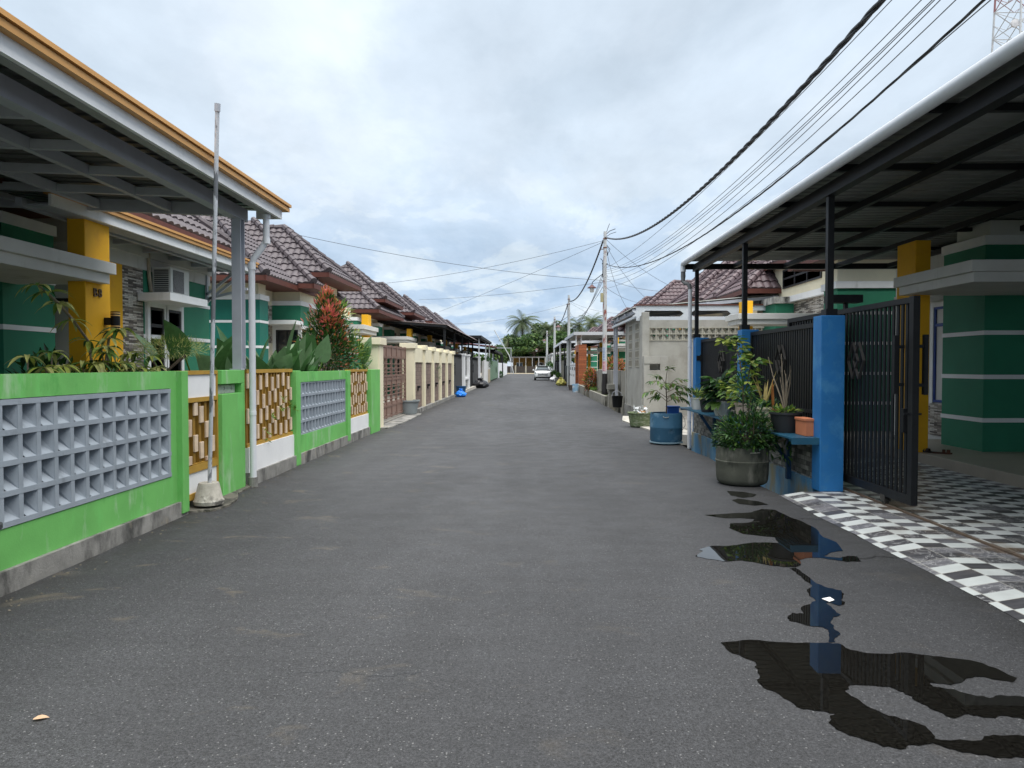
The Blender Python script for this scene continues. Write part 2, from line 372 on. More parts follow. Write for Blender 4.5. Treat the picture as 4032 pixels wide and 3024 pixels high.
# tiled apron of the blue fenced house: short ramp, then flat
b = MB(); yy = [8.76-.4*k for k in range(43)]
ee = [3.10+rng.uniform(-.02,.02) for _ in yy]
for k in range(len(yy)-1):
    e0, e1 = ee[k+1], ee[k]
    b.q((e0, yy[k+1], .004), (3.385, yy[k+1], .052), (3.385, yy[k], .052), (e1, yy[k], .004))
b.q((3.385,-8.04,.052), (6.26,-8.04,.052), (6.26,8.76,.052), (3.385,8.76,.052)); b.q((3.92,8.76,.0521),(6.26,8.76,.0521),(6.26,12,.0521),(3.92,12,.0521))
b.q((3.1,8.76,-.2),(3.385,8.76,-.2),(3.385,8.76,.052),(3.1,8.76,.004)); b.q((3.385,8.76,-.2),(3.9,8.76,-.2),(3.9,8.76,.052),(3.385,8.76,.052))
struct('tiled_driveway', b, CHECK, org=(0, 0, 0))
b = MB(); b.box(6.26, 14, -8, 13.6, -.2, .21); struct('porch_floor', b, M('beige_floor_tile', (.40,.35,.28), .35, .1, 2, None, .02, 30, spec=.5), bevel=.006)
# water lying on the road
def water():
    t = NT('water_film')
    c = t.mul((.0055,.0052,.0045), t.mr(t.noise(60, 4, .65), .35, .65, .5, 2.2))
    t.bump(t.noise(3, 2), .015, .01); return t.fin(c, .015, 0, .5)
WATER = water(); WETED = M('wet_edge', (.02,.02,.02), .3, .2, 20, None, 0)
def rough_poly(p, jit, rnd, n=3):
    out = []
    for k in range(len(p)):
        a, c = Vector((*p[k], 0)), Vector((*p[(k+1) % len(p)], 0)); d = c-a
        nn = Vector((-d.y, d.x, 0)).normalized() if d.length > 0 else Vector()
        for j in range(n):
            t = j/n; q = a.lerp(c, t)+nn*rnd.uniform(-jit, jit)*(1 if j else .4); out.append((q.x, q.y))
    return out
PUD = {
 'broad puddle with two ragged tongues spread over the lower right of the road': [(1.12,4.077),(1.257,4.123),(1.401,4.108),(1.551,4.086),(1.74,4.09),(1.794,4.078),(1.824,3.992),(1.897,3.946),(1.987,3.936),(2.095,3.962),(2.159,3.94),(2.238,3.914),(2.334,3.886),(2.436,3.843),(2.479,3.767),(2.51,3.644),(2.455,3.6),(2.402,3.622),(2.355,3.657),(2.28,3.649),(2.191,3.588),(2.124,3.562),(2.035,3.585),(2.025,3.537),(2.111,3.51),(2.161,3.457),(2.222,3.422),(2.297,3.45),(2.398,3.435),(2.544,3.429),(2.378,3.202),(2.247,3.215),(2.194,3.246),(2.126,3.225),(2.058,3.24),(2.007,3.258),(1.936,3.217),(1.892,3.288),(1.865,3.354),(1.856,3.397),(1.855,3.441),(1.829,3.486),(1.802,3.532),(1.709,3.549),(1.621,3.544),(1.57,3.49),(1.572,3.435),(1.589,3.383),(1.613,3.298),(1.652,3.234),(1.725,3.197),(1.765,3.144),(1.761,3.071),(1.745,3.042),(1.808,3.025),(1.94,3.028),(1.995,3.068),(2.072,3.074),(2.145,3.067),(2.285,3.074),(2.145,2.884),(2.026,2.894),(1.946,2.895),(1.853,2.912),(1.78,2.954),(1.721,3.0),(1.668,2.982),(1.612,2.984),(1.56,2.953),(1.498,2.971),(1.424,3.042),(1.359,3.113),(1.355,3.166),(1.378,3.213),(1.418,3.253),(1.358,3.277),(1.284,3.288),(1.252,3.376),(1.223,3.455),(1.174,3.51),(1.172,3.597),(1.205,3.657),(1.213,3.752),(1.23,3.818),(1.185,3.885),(1.13,3.954)],
 'thin winding puddle that joins the broad puddle to the one by the ramp': [(2.069,5.607),(2.127,5.618),(2.133,5.425),(2.124,5.211),(2.17,5.111),(2.237,5.054),(2.199,4.94),(2.154,4.867),(2.139,4.778),(2.079,4.733),(2.044,4.811),(2.011,4.776),(2.014,4.675),(2.015,4.562),(1.951,4.514),(1.902,4.437),(1.869,4.334),(1.867,4.223),(1.813,4.169),(1.785,4.103),(1.745,4.102),(1.792,4.208),(1.825,4.291),(1.811,4.333),(1.721,4.368),(1.644,4.446),(1.65,4.492),(1.718,4.587),(1.789,4.573),(1.811,4.687),(1.865,4.738),(1.969,4.827),(1.96,4.935),(1.994,5.068),(2.076,5.169),(2.072,5.336),(2.088,5.514)],
 'jagged puddle on the road beside the corner of the tiled ramp': [(1.413,5.948),(1.519,6.115),(1.501,6.161),(1.639,6.293),(1.758,6.284),(1.877,6.328),(2.06,6.424),(2.184,6.427),(2.267,6.398),(2.314,6.622),(2.203,6.674),(2.051,6.752),(1.991,7.001),(2.062,7.193),(2.266,7.237),(2.371,7.401),(2.263,7.457),(2.083,7.453),(1.905,7.604),(2.183,7.68),(2.444,7.749),(2.618,7.938),(2.755,7.893),(2.775,7.535),(2.825,7.288),(2.84,6.982),(2.762,6.632),(2.806,6.44),(2.728,6.141),(2.634,6.11),(2.488,5.97),(2.609,5.919),(2.695,5.985),(2.772,5.965),(2.732,5.818),(2.615,5.805),(2.529,5.865),(2.438,5.916),(2.323,5.913),(2.236,5.833),(2.202,5.707),(2.136,5.642),(2.082,5.641),(1.958,5.677),(1.853,5.774),(1.77,5.824),(1.608,5.795),(1.487,5.87)],
 'small dark damp puddle touching the foot of the grey planter drum': [(2.556,9.078),(2.735,9.02),(2.851,8.842),(2.753,8.667),(2.61,8.607),(2.514,8.776)],
 'small pointed puddle between the grey planter drum and the tiled ramp': [(2.438,8.439),(2.531,8.55),(2.727,8.392),(2.778,8.186),(2.604,8.132),(2.457,8.23)]}
for lab, p in PUD.items():
    p = [(x, y) for x, y in p]; b = MB(); rp = rough_poly(p, .010, rng)
    n = len(rp); b.v = [(x, y, .004) for x, y in rp]; b.f = [tuple(range(n))]; b.m = [0]
    if sum(rp[i][0]*rp[(i+1)%n][1]-rp[(i+1)%n][0]*rp[i][1] for i in range(n)) < 0: b.f = [tuple(range(n-1, -1, -1))]
    tag(b.build('puddle', WATER), lab, 'puddle', 'puddles on the road')
b = MB(); b.q((2.019,4.864,.007),(2.045,4.801,.007),(2.092,4.83,.009),(2.084,4.885,.012)); tag(b.build('paper_scrap', M('paper', (.85,.85,.85), .8, .02, 5, None, 0)), 'scrap of white paper floating in the thin winding puddle', 'litter')
b = MB(); b.leaf((-2.225,3.115,.006), (.9,.35,.12), .065, .042, .4, 4); tag(b.build('dry_leaf', leafmat('dry_leaf', (.62,.42,.27), .7, .1)), 'pale dry leaf lying alone on the asphalt', 'leaf')

# grit and crumbs washed to the road edges
b = MB(); gr_ = random.Random(77)
for k in range(900):
    y = gr_.uniform(1.5, 30); x = (-3.60+abs(gr_.gauss(0,.16))) if gr_.random() < .6 else (3.10-abs(gr_.gauss(0,.12)))
    if x > 2.6 and y < 9: continue
    r = gr_.uniform(.004,.013); a = gr_.uniform(0,3.1); c, s_ = math.cos(a)*r, math.sin(a)*r
    b.q((x-c, y-s_, .001), (x+s_, y-c, .001), (x+c, y+s_, r*.7), (x-s_, y+c, r*.5))
tag(b.build('gravel', M('grit', (.10,.09,.07), .9, .5, 30, None, 0)), 'grit and crumbs along the road edges', 'gravel', None, 'stuff')

# thin damp cracks that run from the puddles to the ramp
b = MB(); cr_ = random.Random(9)
for pts in ([(2.77,7.42),(2.9,7.46),(3.02,7.40),(3.13,7.45)], [(2.62,5.93),(2.78,5.90),(2.95,5.97),(3.12,5.93)], [(-1.25,3.62),(-1.0,3.66),(-.78,3.60),(-.5,3.66)], [(1.3,8.9),(1.55,8.8),(1.9,8.95)]):
    p = [Vector((x, y, .0025)) for x, y in pts]; fine = []
    for a, c in zip(p, p[1:]):
        for k in range(6): fine.append(a.lerp(c, k/6)+Vector((0, cr_.uniform(-.018, .018), 0)))
    w = .007 if p[0].x > 2.5 else .0018
    for a, c in zip(fine, fine[1:]): b.q(a-Vector((0,w*cr_.uniform(.3,1),0)), c-Vector((0,w*cr_.uniform(.3,1),0)), c+Vector((0,w,0)), a+Vector((0,w,0)))
struct('road_crack', b, WETED, org=(0, 0, 0))
# ================================================================ roof builder
def roof_slope(mb, E0, E1, T0, T1, course=.37, wave=.24, amp=.022, lift=.045, res=6):
    E0, E1, T0, T1 = map(Vector, (E0, E1, T0, T1))
    h = (E1-E0).normalized(); up = ((T0+T1)/2-(E0+E1)/2); sl = (up-h*up.dot(h)); n = h.cross(sl).normalized(); 
    if n.z < 0: n = -n
    N = max(1, round(sl.length/course)); slen = sl/N
    for k in range(N):
        v0, v1 = k/N, min(1, (k+1)/N+.02)
        L0, R0 = E0.lerp(T0, v0), E1.lerp(T1, v0); L1, R1 = E0.lerp(T0, v1), E1.lerp(T1, v1)
        a0, b0 = (L0-E0).dot(h), (R0-E0).dot(h); a1, b1 = (L1-E0).dot(h), (R1-E0).dot(h)
        st = wave/res; i0, i1 = math.floor(min(a0, a1)/st), math.ceil(max(b0, b1)/st); prev = None
        base0 = L0-h*a0; base1 = L1-h*a1
        for i in range(i0, i1+1):
            s = i*st; w = amp*(abs(math.sin(math.pi*s/wave))*2-1)
            s0, s1 = min(max(s, a0), b0), min(max(s, a1), b1)
            p0 = base0+h*s0+n*(lift+w); p1 = base1+h*s1+n*(w*.9); pb = base0+h*s0+n*(w*.5-.02)-slen*.03
            if prev:
                mb.q(prev[0], p0, p1, prev[1]); mb.q(prev[2], pb, p0, prev[0])
            prev = (p0, p1, pb)
def ridge_cap(mb, a, b, r=.11, step=.34):
    a, b = Vector(a), Vector(b); n = max(2, int((b-a).length/step)); pts = []; rs = []
    for k in range(n):
        pts += [a.lerp(b, k/n), a.lerp(b, (k+.97)/n)]; rs += [r*1.12, r*.86]
    mb.tube(pts, rs, 8)
def wing(roof, s, yc, hw, w0, wb, ze, flat=True, res=6, pitch=.84, sides=(-1, 1), fasc=.16, wave=.24):
    # hip ended tiled wing, its ridge square to the street; slopes join the mesh of the part `roof` (three MB: tiles, caps, fascia)
    tiles, caps, fas = roof; zr = ze+pitch*hw; wr = w0+hw; wbk = wb if flat else wr+.01
    A = (s*wr, yc, zr); B = (s*wbk, yc, zr)
    for sd in sides:
        y = yc+sd*hw; back = (s*(wb if flat else wr+hw), y, ze)
        roof_slope(tiles, back, (s*w0, y, ze), B, A, res=res, wave=wave)
        ridge_cap(caps, (s*w0, y, ze+.05), (A[0], A[1], A[2]+.05))
        fas.box(s*(w0+.02), s*(wb), y+.03*sd, y-.02*sd, ze-fasc, ze-.012)
    roof_slope(tiles, (s*w0, yc-hw, ze), (s*w0, yc+hw, ze), A, A, res=res, wave=wave)
    fas.box(s*(w0-.02), s*(w0+.03), yc-hw-.03, yc+hw+.03, ze-fasc, ze-.014)
    fas.box(s*(w0+.03), s*(wb), yc-hw+.02, yc+hw-.02, ze-fasc+.02, ze-fasc+.05)
    if flat: ridge_cap(caps, A, B)
    else: roof_slope(tiles, (s*(wr+hw), yc-hw, ze), (s*(wr+hw), yc+hw, ze), A, A, res=3)
def finish_roof(roof, root, tilem, capm=None):
    t, c, f = roof; o = t.build('roof', tilem, root); c.build('ridge_cap', capm or tilem, o); f.build('fascia', [FASC], o); return o
def newroof(): return (MB(), MB(), MB())
def sb(mb, s, w0, w1, y0, y1, z0, z1): return mb.box(s*w0, s*w1, y0, y1, z0, z1)
# green wall body with white bands every 0.71 m and the white top band
def banded(root, s, w0, w1, y0, y1, zb=.06, mat=None, ztop=3.54, name='wall_bay', bands=(.685, 1.385, 2.095, 2.805), top=True):
    b = MB(); sb(b, s, w0, w1, y0, y1, zb, ztop); o = b.build(name, mat or DGREEN, root)
    b = MB(); e = .012
    for z in bands:
        if zb < z < ztop-.2: sb(b, s, w0-e, w1, y0-e, y1+e, z, z+.07)
    if top: sb(b, s, w0-.03, w1, y0-.03, y1+.03, ztop, ztop+.15)
    b.build('band', WHITE, o); return o
def window(root, s, w, y0, y1, z0, z1, frame=WFRAME, surround=WHITE, leaves=1, transom=None):
    # on a wall facing the street (plane |X| = w); frame proud, panes set back
    b = MB(); t = .05
    sb(b, s, w-.03, w+.04, y0, y1, z0, z0+t); sb(b, s, w-.03, w+.04, y0, y1, z1-t, z1)
    n = leaves
    for k in range(n+1):
        yy = y0+(y1-y0-t)*k/n; sb(b, s, w-.028, w+.04, yy, yy+t, z0+t, z1-t)
    if transom: sb(b, s, w-.026, w+.04, y0+t, y1-t, transom, transom+.06)
    o = b.build('window', frame, root)
    b = MB(); sb(b, s, w+.01, w+.03, y0+.03, y1-.03, z0+.03, z1-.03); b.build('pane', GLASS, o)
    if surround:
        b = MB(); g = .09
        sb(b, s, w-.045, w+.04, y0-g, y0, z0-.02, z1+g); sb(b, s, w-.045, w+.04, y1, y1+g, z0-.02, z1+g); sb(b, s, w-.045, w+.04, y0, y1, z1, z1+g)
        b.build('surround', surround, o)
    return o
def window_y(root, x0, x1, y, z0, z1, frame=WFRAME, surround=WHITE, leaves=2):
    # on a wall facing down the street towards the camera (plane Y = y)
    b = MB(); t = .05; b.box(x0, x1, y-.03, y+.04, z0, z0+t); b.box(x0, x1, y-.03, y+.04, z1-t, z1)
    for k in range(leaves+1):
        xx = x0+(x1-x0-t)*k/leaves; b.box(xx, xx+t, y-.028, y+.04, z0+t, z1-t)
    o = b.build('window', frame, root); b = MB(); b.box(x0+.03, x1-.03, y+.01, y+.03, z0+.03, z1-.03); b.build('pane', GLASS, o)
    if surround:
        g = .1; b = MB(); b.box(x0-g, x0, y-.045, y+.04, z0, z1+g); b.box(x1, x1+g, y-.045, y+.04, z0, z1+g); b.box(x0, x1, y-.045, y+.04, z1, z1+g); b.build('surround', surround, o)
    return o
def porch(root, s, wp, y0, y1, slab_w, slab_w1, sy0, sy1, zt=3.5, z0=.06, slabm=None, pillar=True):
    # orange pillar pushed through a two-step white porch slab
    if pillar:
        b = MB(); sb(b, s, wp, wp+.24, y0, y1, z0, zt); b.build('pillar', ORANGE, root, bevel=.01)
    b = MB(); sb(b, s, slab_w, slab_w1, sy0, sy1, 2.865, 3.02); sb(b, s, slab_w+.06, slab_w1, sy0+.06, sy1-.06, 2.73, 2.8655); b.build('porch_slab', slabm or OFFW, root, bevel=.006)
# ================================================================ near left: green wall with breeze blocks
def block_grid(root, x, y0, n, rows, py, pz, z0, depth=.125, mat=BLOCKG, closed=True):
    # hollow blocks: grid of bars in front, every cell with a sloped sill and a slanting cheek, alternately mirrored
    b = MB(); t = .05; ye, ze = y0+n*py, z0+rows*pz
    for k in range(n+1): b.box(x-depth, x, y0+k*py-t/2*.92, y0+k*py+t/2*.92, z0-.02, ze+.02)
    for r in range(rows+1): b.box(x-depth+.001, x+.002, y0-.03, ye+.03, z0+r*pz-t/2*.8, z0+r*pz+t/2*.8)
    if closed: b.box(x-depth-.02, x-depth, y0, ye, z0, ze)
    hb = (pz-t*.8)
    for k in range(n):
        for r in range(rows):
            a, c = y0+k*py+t*.46, y0+(k+1)*py-t*.46; w = c-a; zb = z0+r*pz+t*.4; xb = x-depth; xf = x-.004
            if (k+r) % 2:
                b.q((xf, a+.22*w, zb), (xf, c, zb), (xb, a+.74*w, zb+hb*.60), (xb, a, zb+hb*.60)); b.q((xf, c, zb), (xf, c, zb+hb), (xb, a+.6*w, zb+hb), (xb, a+.74*w, zb+hb*.60))
            else:
                b.q((xf, a, zb), (xf, c, zb), (xb, a+.5*w, zb+hb*.56), (xb, a, zb+hb*.56)); b.q((xf, c, zb), (xf, c, zb+hb), (xb, a+.62*w, zb+hb), (xb, a+.5*w, zb+hb*.56))
    return b.build('breeze_block_panel', mat, root)
w1 = thing('garden_wall', 'bright green garden wall with grey breeze blocks nearest on the left side of the road', 'wall', (-3.78, 4, 0))
b = MB(); b.box(-3.84, -3.66, -3, 7.57, -.3, .155); b.build('plinth', CONC, w1)
b = MB(); b.box(-3.82, -3.70, -3, 7.42, .155, .445); b.box(-3.82, -3.70, -3, 7.42, 1.365, 1.54); b.box(-3.82, -3.70, 7.275, 7.42, .445, 1.365); b.box(-3.82, -3.70, -3, 2.9, .445, 1.365); b.build('wall', GREEN, w1)
b = MB(); b.box(-3.88, -3.64, 7.42, 7.56, .03, 1.543); b.build('end_post', GREEN, w1, bevel=.006)
block_grid(w1, -3.694, 2.93, 22, 4, .1967, .2175, .47)
# slatted pedestrian gate
def slats(root, x, y0, y1, z0, z1, pitch=.118, bh=.2, per=.47, rnd=random.Random(3), step=.5, fr=.05):
    b = MB(); b.box(x-.04, x+.02, y0, y1, z1, z1+fr); b.box(x-.04, x+.02, y0, y1, z0-fr, z0); b.box(x-.04, x-.005, y0-.001, y0+.03, z0-fr, z1+fr)
    b.build('slat_frame', MUST, root)
    b = MB(); c = MB(); n = round((y1-y0)/pitch); p = (y1-y0)/n
    for k in range(n):
        y = y0+k*p; b.box(x-.045, x+.004, y+p*.06, y+p*.46, z0, z1); b.box(x-.06, x-.03, y+p*.56, y+p*.86, z0, z1)
        z = z1-.005-(k*step % 1)*per-.03*((k*7) % 3)
        zz = z+per
        while zz > z0:
            hi = min(zz, z1-.003); lo = max(zz-bh, z0+.003)
            if hi-lo > .04: c.box(x+.004, x+.026, y+p*.04, y+p*.62, lo, hi)
            zz -= per
    b.build('slat_post', M('dark_mustard', (.27,.15,.02), .65, .15, 6, None, .1), root)
    return c.build('slat_panel', M('raw_pine', (.66,.52,.38), .7, .2, 5, [((.34,.19,.11), 7, .57, .74, (1,1,.25))], .15, 60), root, bevel=.003)
g = thing('slatted_gate', 'narrow pedestrian gate of white boards and pine slats in a mustard frame', 'gate', (-3.76, 8, .05))
b = MB(); b.box(-3.80, -3.73, 7.60, 8.47, 1.50, 1.545); b.box(-3.80, -3.73, 7.60, 8.47, 1.19, 1.24); b.box(-3.80, -3.73, 7.60, 8.47, .40, .48); b.box(-3.80, -3.73, 7.60, 8.47, .10, .17)
b.box(-3.80, -3.731, 7.575, 7.60, .1, 1.545); b.box(-3.80, -3.731, 8.47, 8.5, .1, 1.545); b.build('gate_frame', MUST, g)
for z0_, z1_ in ((1.2405, 1.4995), (.1705, .3995)): MB().box(-3.785, -3.745, 7.602, 8.468, z0_, z1_).build('board', WHITE, g)
slats(g, -3.76, 7.602, 8.468, .49, 1.185, .145, .19, .41, random.Random(1), .37, .004)
# boundary wall between gate and cream fence
w2 = thing('boundary_wall', 'green and white boundary wall with two slatted panels and one grey lattice block panel', 'wall', (-3.78, 13, 0))
b = MB(); b.box(-3.84, -3.665, 9.36, 17.55, -.3, .17); b.build('plinth', CONC, w2)
b = MB(); b.box(-3.92, -3.68, 8.50, 9.19, -.02, 1.255); b.box(-3.92, -3.68, 8.50, 9.19, 1.375, 1.545); b.box(-3.92, -3.78, 8.50, 9.19, 1.255, 1.375); b.box(-3.78, -3.68, 9.09, 9.19, 1.255, 1.375)
p = b.build('gate_pillar', GREEN, w2, bevel=.006)
b = MB(); b.box(-3.88, -3.755, 8.51, 9.05, 1.258, 1.36); b.build('marble_inset', M('marble_inset', (.55,.55,.55), .4, .3, 9, [((.16,.16,.16), 9, .54, .6)], .1), p)
b = MB(); b.box(-3.80, -3.70, 9.36, 11.2, .17, .505); b.box(-3.80, -3.70, 14.68, 16.53, .17, .485); b.build('white_base', WHITE, w2)
slats(w2, -3.74, 9.36, 11.2, .555, 1.50, .118); slats(w2, -3.74, 14.68, 16.53, .535, 1.47, .118)
b = MB(); b.box(-3.86, -3.66, 11.2, 11.42, .0, 1.52); b.box(-3.86, -3.66, 14.45, 14.68, .05, 1.5); b.box(-3.88, -3.64, 16.53, 17.55, -.05, 1.51); b.build('wall_post', GREEN, w2, bevel=.005)
b = MB(); b.box(-3.82, -3.70, 11.42, 14.45, .17, .46); b.box(-3.82, -3.70, 11.42, 14.45, 1.33, 1.5); b.build('wall', GREEN, w2)
block_grid(w2, -3.71, 11.45, 16, 4, .186, .215, .465)
# downpipe on the wall, part of the carport
# flagpole
f = thing('flagpole', 'bare grey flagpole with peeling white paint, set in a round concrete block', 'flagpole', (-3.6, 7.85, .05))
b = MB(); b.lathe([(0,.05),(.158,.05),(.165,.09),(.15,.11),(.112,.275),(.105,.29),(0,.29)], (-3.57, 7.87), 28, .012); b.build('concrete_base', M('chalky_concrete', (.40,.38,.33), .95, .25, 7, [((.14,.135,.12), 8, .52, .66), ((.68,.66,.6), 5, .60, .7)], .5, 50), f, smooth='auto')
PEEL = M('peeling_pole', (.56,.58,.62), .6, .1, 6, [((.18,.19,.21), 7, .52, .56, (1,1,.28))], .2, 60)
b = MB(); b.tube([(-3.56, 7.87, .285), (-3.34, 7.52, 2.26), (-3.127, 7.18, 4.19)], .0215, 12); pl = b.build('pole', PEEL, f, smooth='auto')
b = MB(); b.tube([(-3.129, 7.183, 4.17), (-3.12, 7.17, 4.245)], .029, 12); b.build('cap', PVCG, pl, smooth='auto')
# litter bin by the wall at the picture's edge
lb = thing('litter_bin', 'dark bin with a teal lid against the green breeze block wall', 'bin', (-3.5, 4.86, 0))
b = MB(); b.lathe([(0,0),(.10,0),(.125,.53),(.15,.54),(.15,.57),(.12,.57),(.11,.06),(0,.06)], (-3.55, 4.465), 20); b.build('body', M('grey_plastic', (.05,.055,.06), .5, .1, 5), lb, smooth='auto')
b = MB(); b.lathe([(0,.63),(.09,.625),(.13,.60),(.13,.58),(0,.58)], (-3.57, 4.465), 20); b.build('lid', M('teal_plastic', (.1,.33,.31), .5, .1, 5), lb, smooth='auto')
# ================================================================ near left carport
def corrugated(mb, x0, x1, y0, y1, z0, z1, pitch=.19, amp=.016, along='x', prof=None):
    # ribs run along X (z goes z0 at x0 to z1 at x1)
    prof = prof or ((0,0),(.30,0),(.36,1),(.64,1),(.70,0))
    n = math.ceil(abs(y1-y0)/pitch); ys = [(y0+(k+a)*pitch, amp*h) for k in range(n) for a, h in prof]+[(y0+n*pitch, 0)]
    ys = [(min(y, y1), h) for y, h in ys]
    for (ya, ha), (yb, hb) in zip(ys, ys[1:]):
        if yb-ya < 1e-5: continue
        mb.q((x0, ya, z0+ha), (x1, ya, z1+ha), (x1, yb, z1+hb), (x0, yb, z0+hb))
cp = thing('carport', 'grey steel carport with ochre gutter and white fascia over the green wall', 'carport', (-5.2, 6, 0))
Z = lambda x: 3.70+(-3.32-x)*.045
b = MB(); corrugated(b, -8.4, -3.36, -2.5, 9.70, Z(-8.4), Z(-3.36)); b.build('roof_sheet', SHEET, cp)
b = MB(); b.box(-3.36, -3.32, -2.5, 9.62, 3.585, 3.705); b.box(-3.66, -3.36, 9.58, 9.62, 3.585, 3.705); b.build('fascia', WHITE, cp)
b = MB(); b.box(-3.42, -3.255, -2.5, 9.74, 3.705, 3.755); b.box(-3.42, -3.235, -2.5, 9.76, 3.768, 3.805); b.box(-3.42, -3.265, -2.5, 9.73, 3.755, 3.768); b.build('gutter', OCHRE, cp)
b = MB(); b.box(-3.45, -3.36, -2.5, 9.575, 3.58, 3.60); b.build('soffit', M('grey_soffit', (.30,.31,.31), .6, .08, 3, None, 0), cp)
b = MB(); b.box(-3.83, -3.70, -2.5, 9.4, 3.50, 3.66); b.build('beam', GSTEEL, cp)
for x in (-4.7, -5.65, -6.6, -7.55):
    b = MB(); b.box(x-.035, x+.035, -2.5, 9.28, Z(x)-.135, Z(x)-.02); b.build('purlin', GSTEEL, cp)
for k, y in enumerate((9.34, 8.45, 7.55, 6.65, 5.75, 4.85, 3.95, 3.05)):
    b = MB(); h = .16 if k == 0 else .09; b.bar((-8.4, y, Z(-8.4)-.075), (-3.84, y, Z(-3.84)-.075), .06 if k else .08, h); b.build('crossbeam', GSTEEL, cp)
b = MB(); b.box(-3.81, -3.69, 9.12, 9.14, 1.56, 3.5); b.box(-3.81, -3.69, 9.24, 9.26, 1.56, 3.5); b.box(-3.765, -3.745, 9.14, 9.24, 1.56, 3.5); b.box(-3.83, -3.68, 9.08, 9.19, 1.545, 1.562); b.build('column', GSTEEL, cp)
b = MB(); b.tube([(-3.42, 9.30, 3.60), (-3.42, 9.30, 3.25), (-3.47, 9.30, 3.16), (-3.575, 9.285, 3.02), (-3.61, 9.28, 2.92), (-3.612, 9.275, .13)], .042, 14)
b.tube([(-3.42, 9.30, 3.53), (-3.42, 9.30, 3.60)], .055, 14); b.tube([(-3.42, 9.3, 3.2), (-3.42, 9.3, 3.27)], .05, 14); b.tube([(-3.61, 9.28, 2.86), (-3.61, 9.28, 2.95)], .05, 14); b.tube([(-3.612, 9.275, .95), (-3.612, 9.275, 1.0)], .047, 14)
dp = b.build('downpipe', PVCW, cp, smooth='auto')
b = MB(); b.tube([(-3.612, 9.275, -.05), (-3.612, 9.275, .13)], .06, 12); b.build('pipe_collar', CONC, dp)
# ================================================================ house B8
h1 = thing('house', 'green house with mustard yellow pillar marked B8 behind the near green wall', 'house', (-8.5, 8, .06))
banded(h1, -1, 7.1, 13, 9.5, 10.56, .06, DGREEN)
b = MB(); sb(b, -1, 8.0, 13, 10.56, 11.1, .06, 3.9); sb(b, -1, 7.7, 13, -4, 9.5, .06, 3.9); b.build('wall', OFFW, h1)
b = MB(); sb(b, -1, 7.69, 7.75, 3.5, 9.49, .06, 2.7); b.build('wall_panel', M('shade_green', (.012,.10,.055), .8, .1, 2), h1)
b = MB(); sb(b, -1, 6.95, 13, 11.06, 11.83, .06, 3.45); b.build('wall', OFFW, h1)
window_y(h1, -7.95, -7.05, 11.06, .5, 2.66)
b = MB(); sb(b, -1, 6.80, 6.95, 11.05, 11.84, .06, 3.45); b.build('wall_strip', ORANGE, h1)
b = MB(); sb(b, -1, 6.81, 13, 11.84, 12.5, .06, 3.3); b.build('stone_panel', STRIP, h1)
banded(h1, -1, 6.80, 13, 12.5, 15.1, .06, DGREEN, ztop=3.3, top=False)
b = MB(); sb(b, -1, 6.78, 13, 11.05, 15.13, 3.3, 3.52); sb(b, -1, 6.74, 13, 11.0, 15.2, 3.52, 3.9); b.build('eaves_band', OFFW, h1)
window(h1, -1, 6.79, 12.62, 13.12, .5, 2.66, transom=2.30, surround=WHITE); window(h1, -1, 6.79, 13.27, 13.77, .5, 2.66, transom=2.30, surround=WHITE)
b = MB(); sb(b, -1, 6.22, 6.80, 12.30, 13.75, 2.74, 2.88); b.build('window_hood', WHITE, h1, bevel=.005)
porch(h1, -1, 5.9, 9.4, 9.97, 5.72, 7.09, 4.5, 9.82, 3.66)
r = newroof(); roof_slope(r[0], (-6.3,3,4.10), (-6.3,15.5,4.10), (-10.6,3,7.7), (-10.6,11.2,7.7)); roof_slope(r[0], (-6.3,15.5,4.10), (-14.9,15.5,4.1), (-10.6,11.2,7.7), (-10.6,11.2,7.7), res=4)
ridge_cap(r[1], (-6.3,15.5,4.15), (-10.6,11.2,7.75)); r[2].box(-6.33, -6.27, 3, 15.52, 3.78, 4.085); r[2].box(-13, -6.33, 15.46, 15.5, 3.86, 4.08); r[2].box(-13, -6.33, 3, 15.45, 3.9, 3.93)
finish_roof(r, h1, TILE)
# the number
def text(txt, loc, rot, size, mat, parent, name, ext=.006):
    cu = bpy.data.curves.new(name, 'FONT'); cu.body = txt; cu.size = size; cu.extrude = ext; cu.align_x = 'CENTER'; cu.materials.append(mat); cu.space_character = 1.25
    tmp = bpy.data.objects.new(name, cu); COL.objects.link(tmp); bpy.context.view_layer.update()
    me = bpy.data.meshes.new_from_object(tmp.evaluated_get(bpy.context.evaluated_depsgraph_get())); bpy.data.objects.remove(tmp)
    o = bpy.data.objects.new(name, me); COL.objects.link(o); o.parent = parent; o.location = Vector(loc)-ORG[parent.name]; o.rotation_euler = rot; return o
text('B8', (-5.892, 9.655, 2.545), (R(90), 0, R(90)), .165, M('bronze_number', (.11,.065,.03), .5, .1, 9), h1, 'house_number', .01)
wlm = thing('wall_lamp', 'black cylinder wall lamp with ring slots on the yellow pillar of house B8', 'lamp', (-5.78, 9.82, 2.1))
b = MB(); b.lathe([(0,2.08),(.06,2.08),(.06,2.36),(0,2.36)], (-5.775, 9.87), 20); b.box(-5.895, -5.80, 9.80, 9.86, 2.17, 2.27); b.build('lamp_body', BLACK, wlm, smooth='auto')
b = MB()
for z in (2.112, 2.145, 2.295, 2.328): b.lathe([(.0605,z),(.0615,z+.003),(.0615,z+.013),(.0605,z+.016)], (-5.775, 9.87), 20)
b.build('ring_slot', M('brass_slot', (.75,.48,.18), .4, .05, 5), wlm)
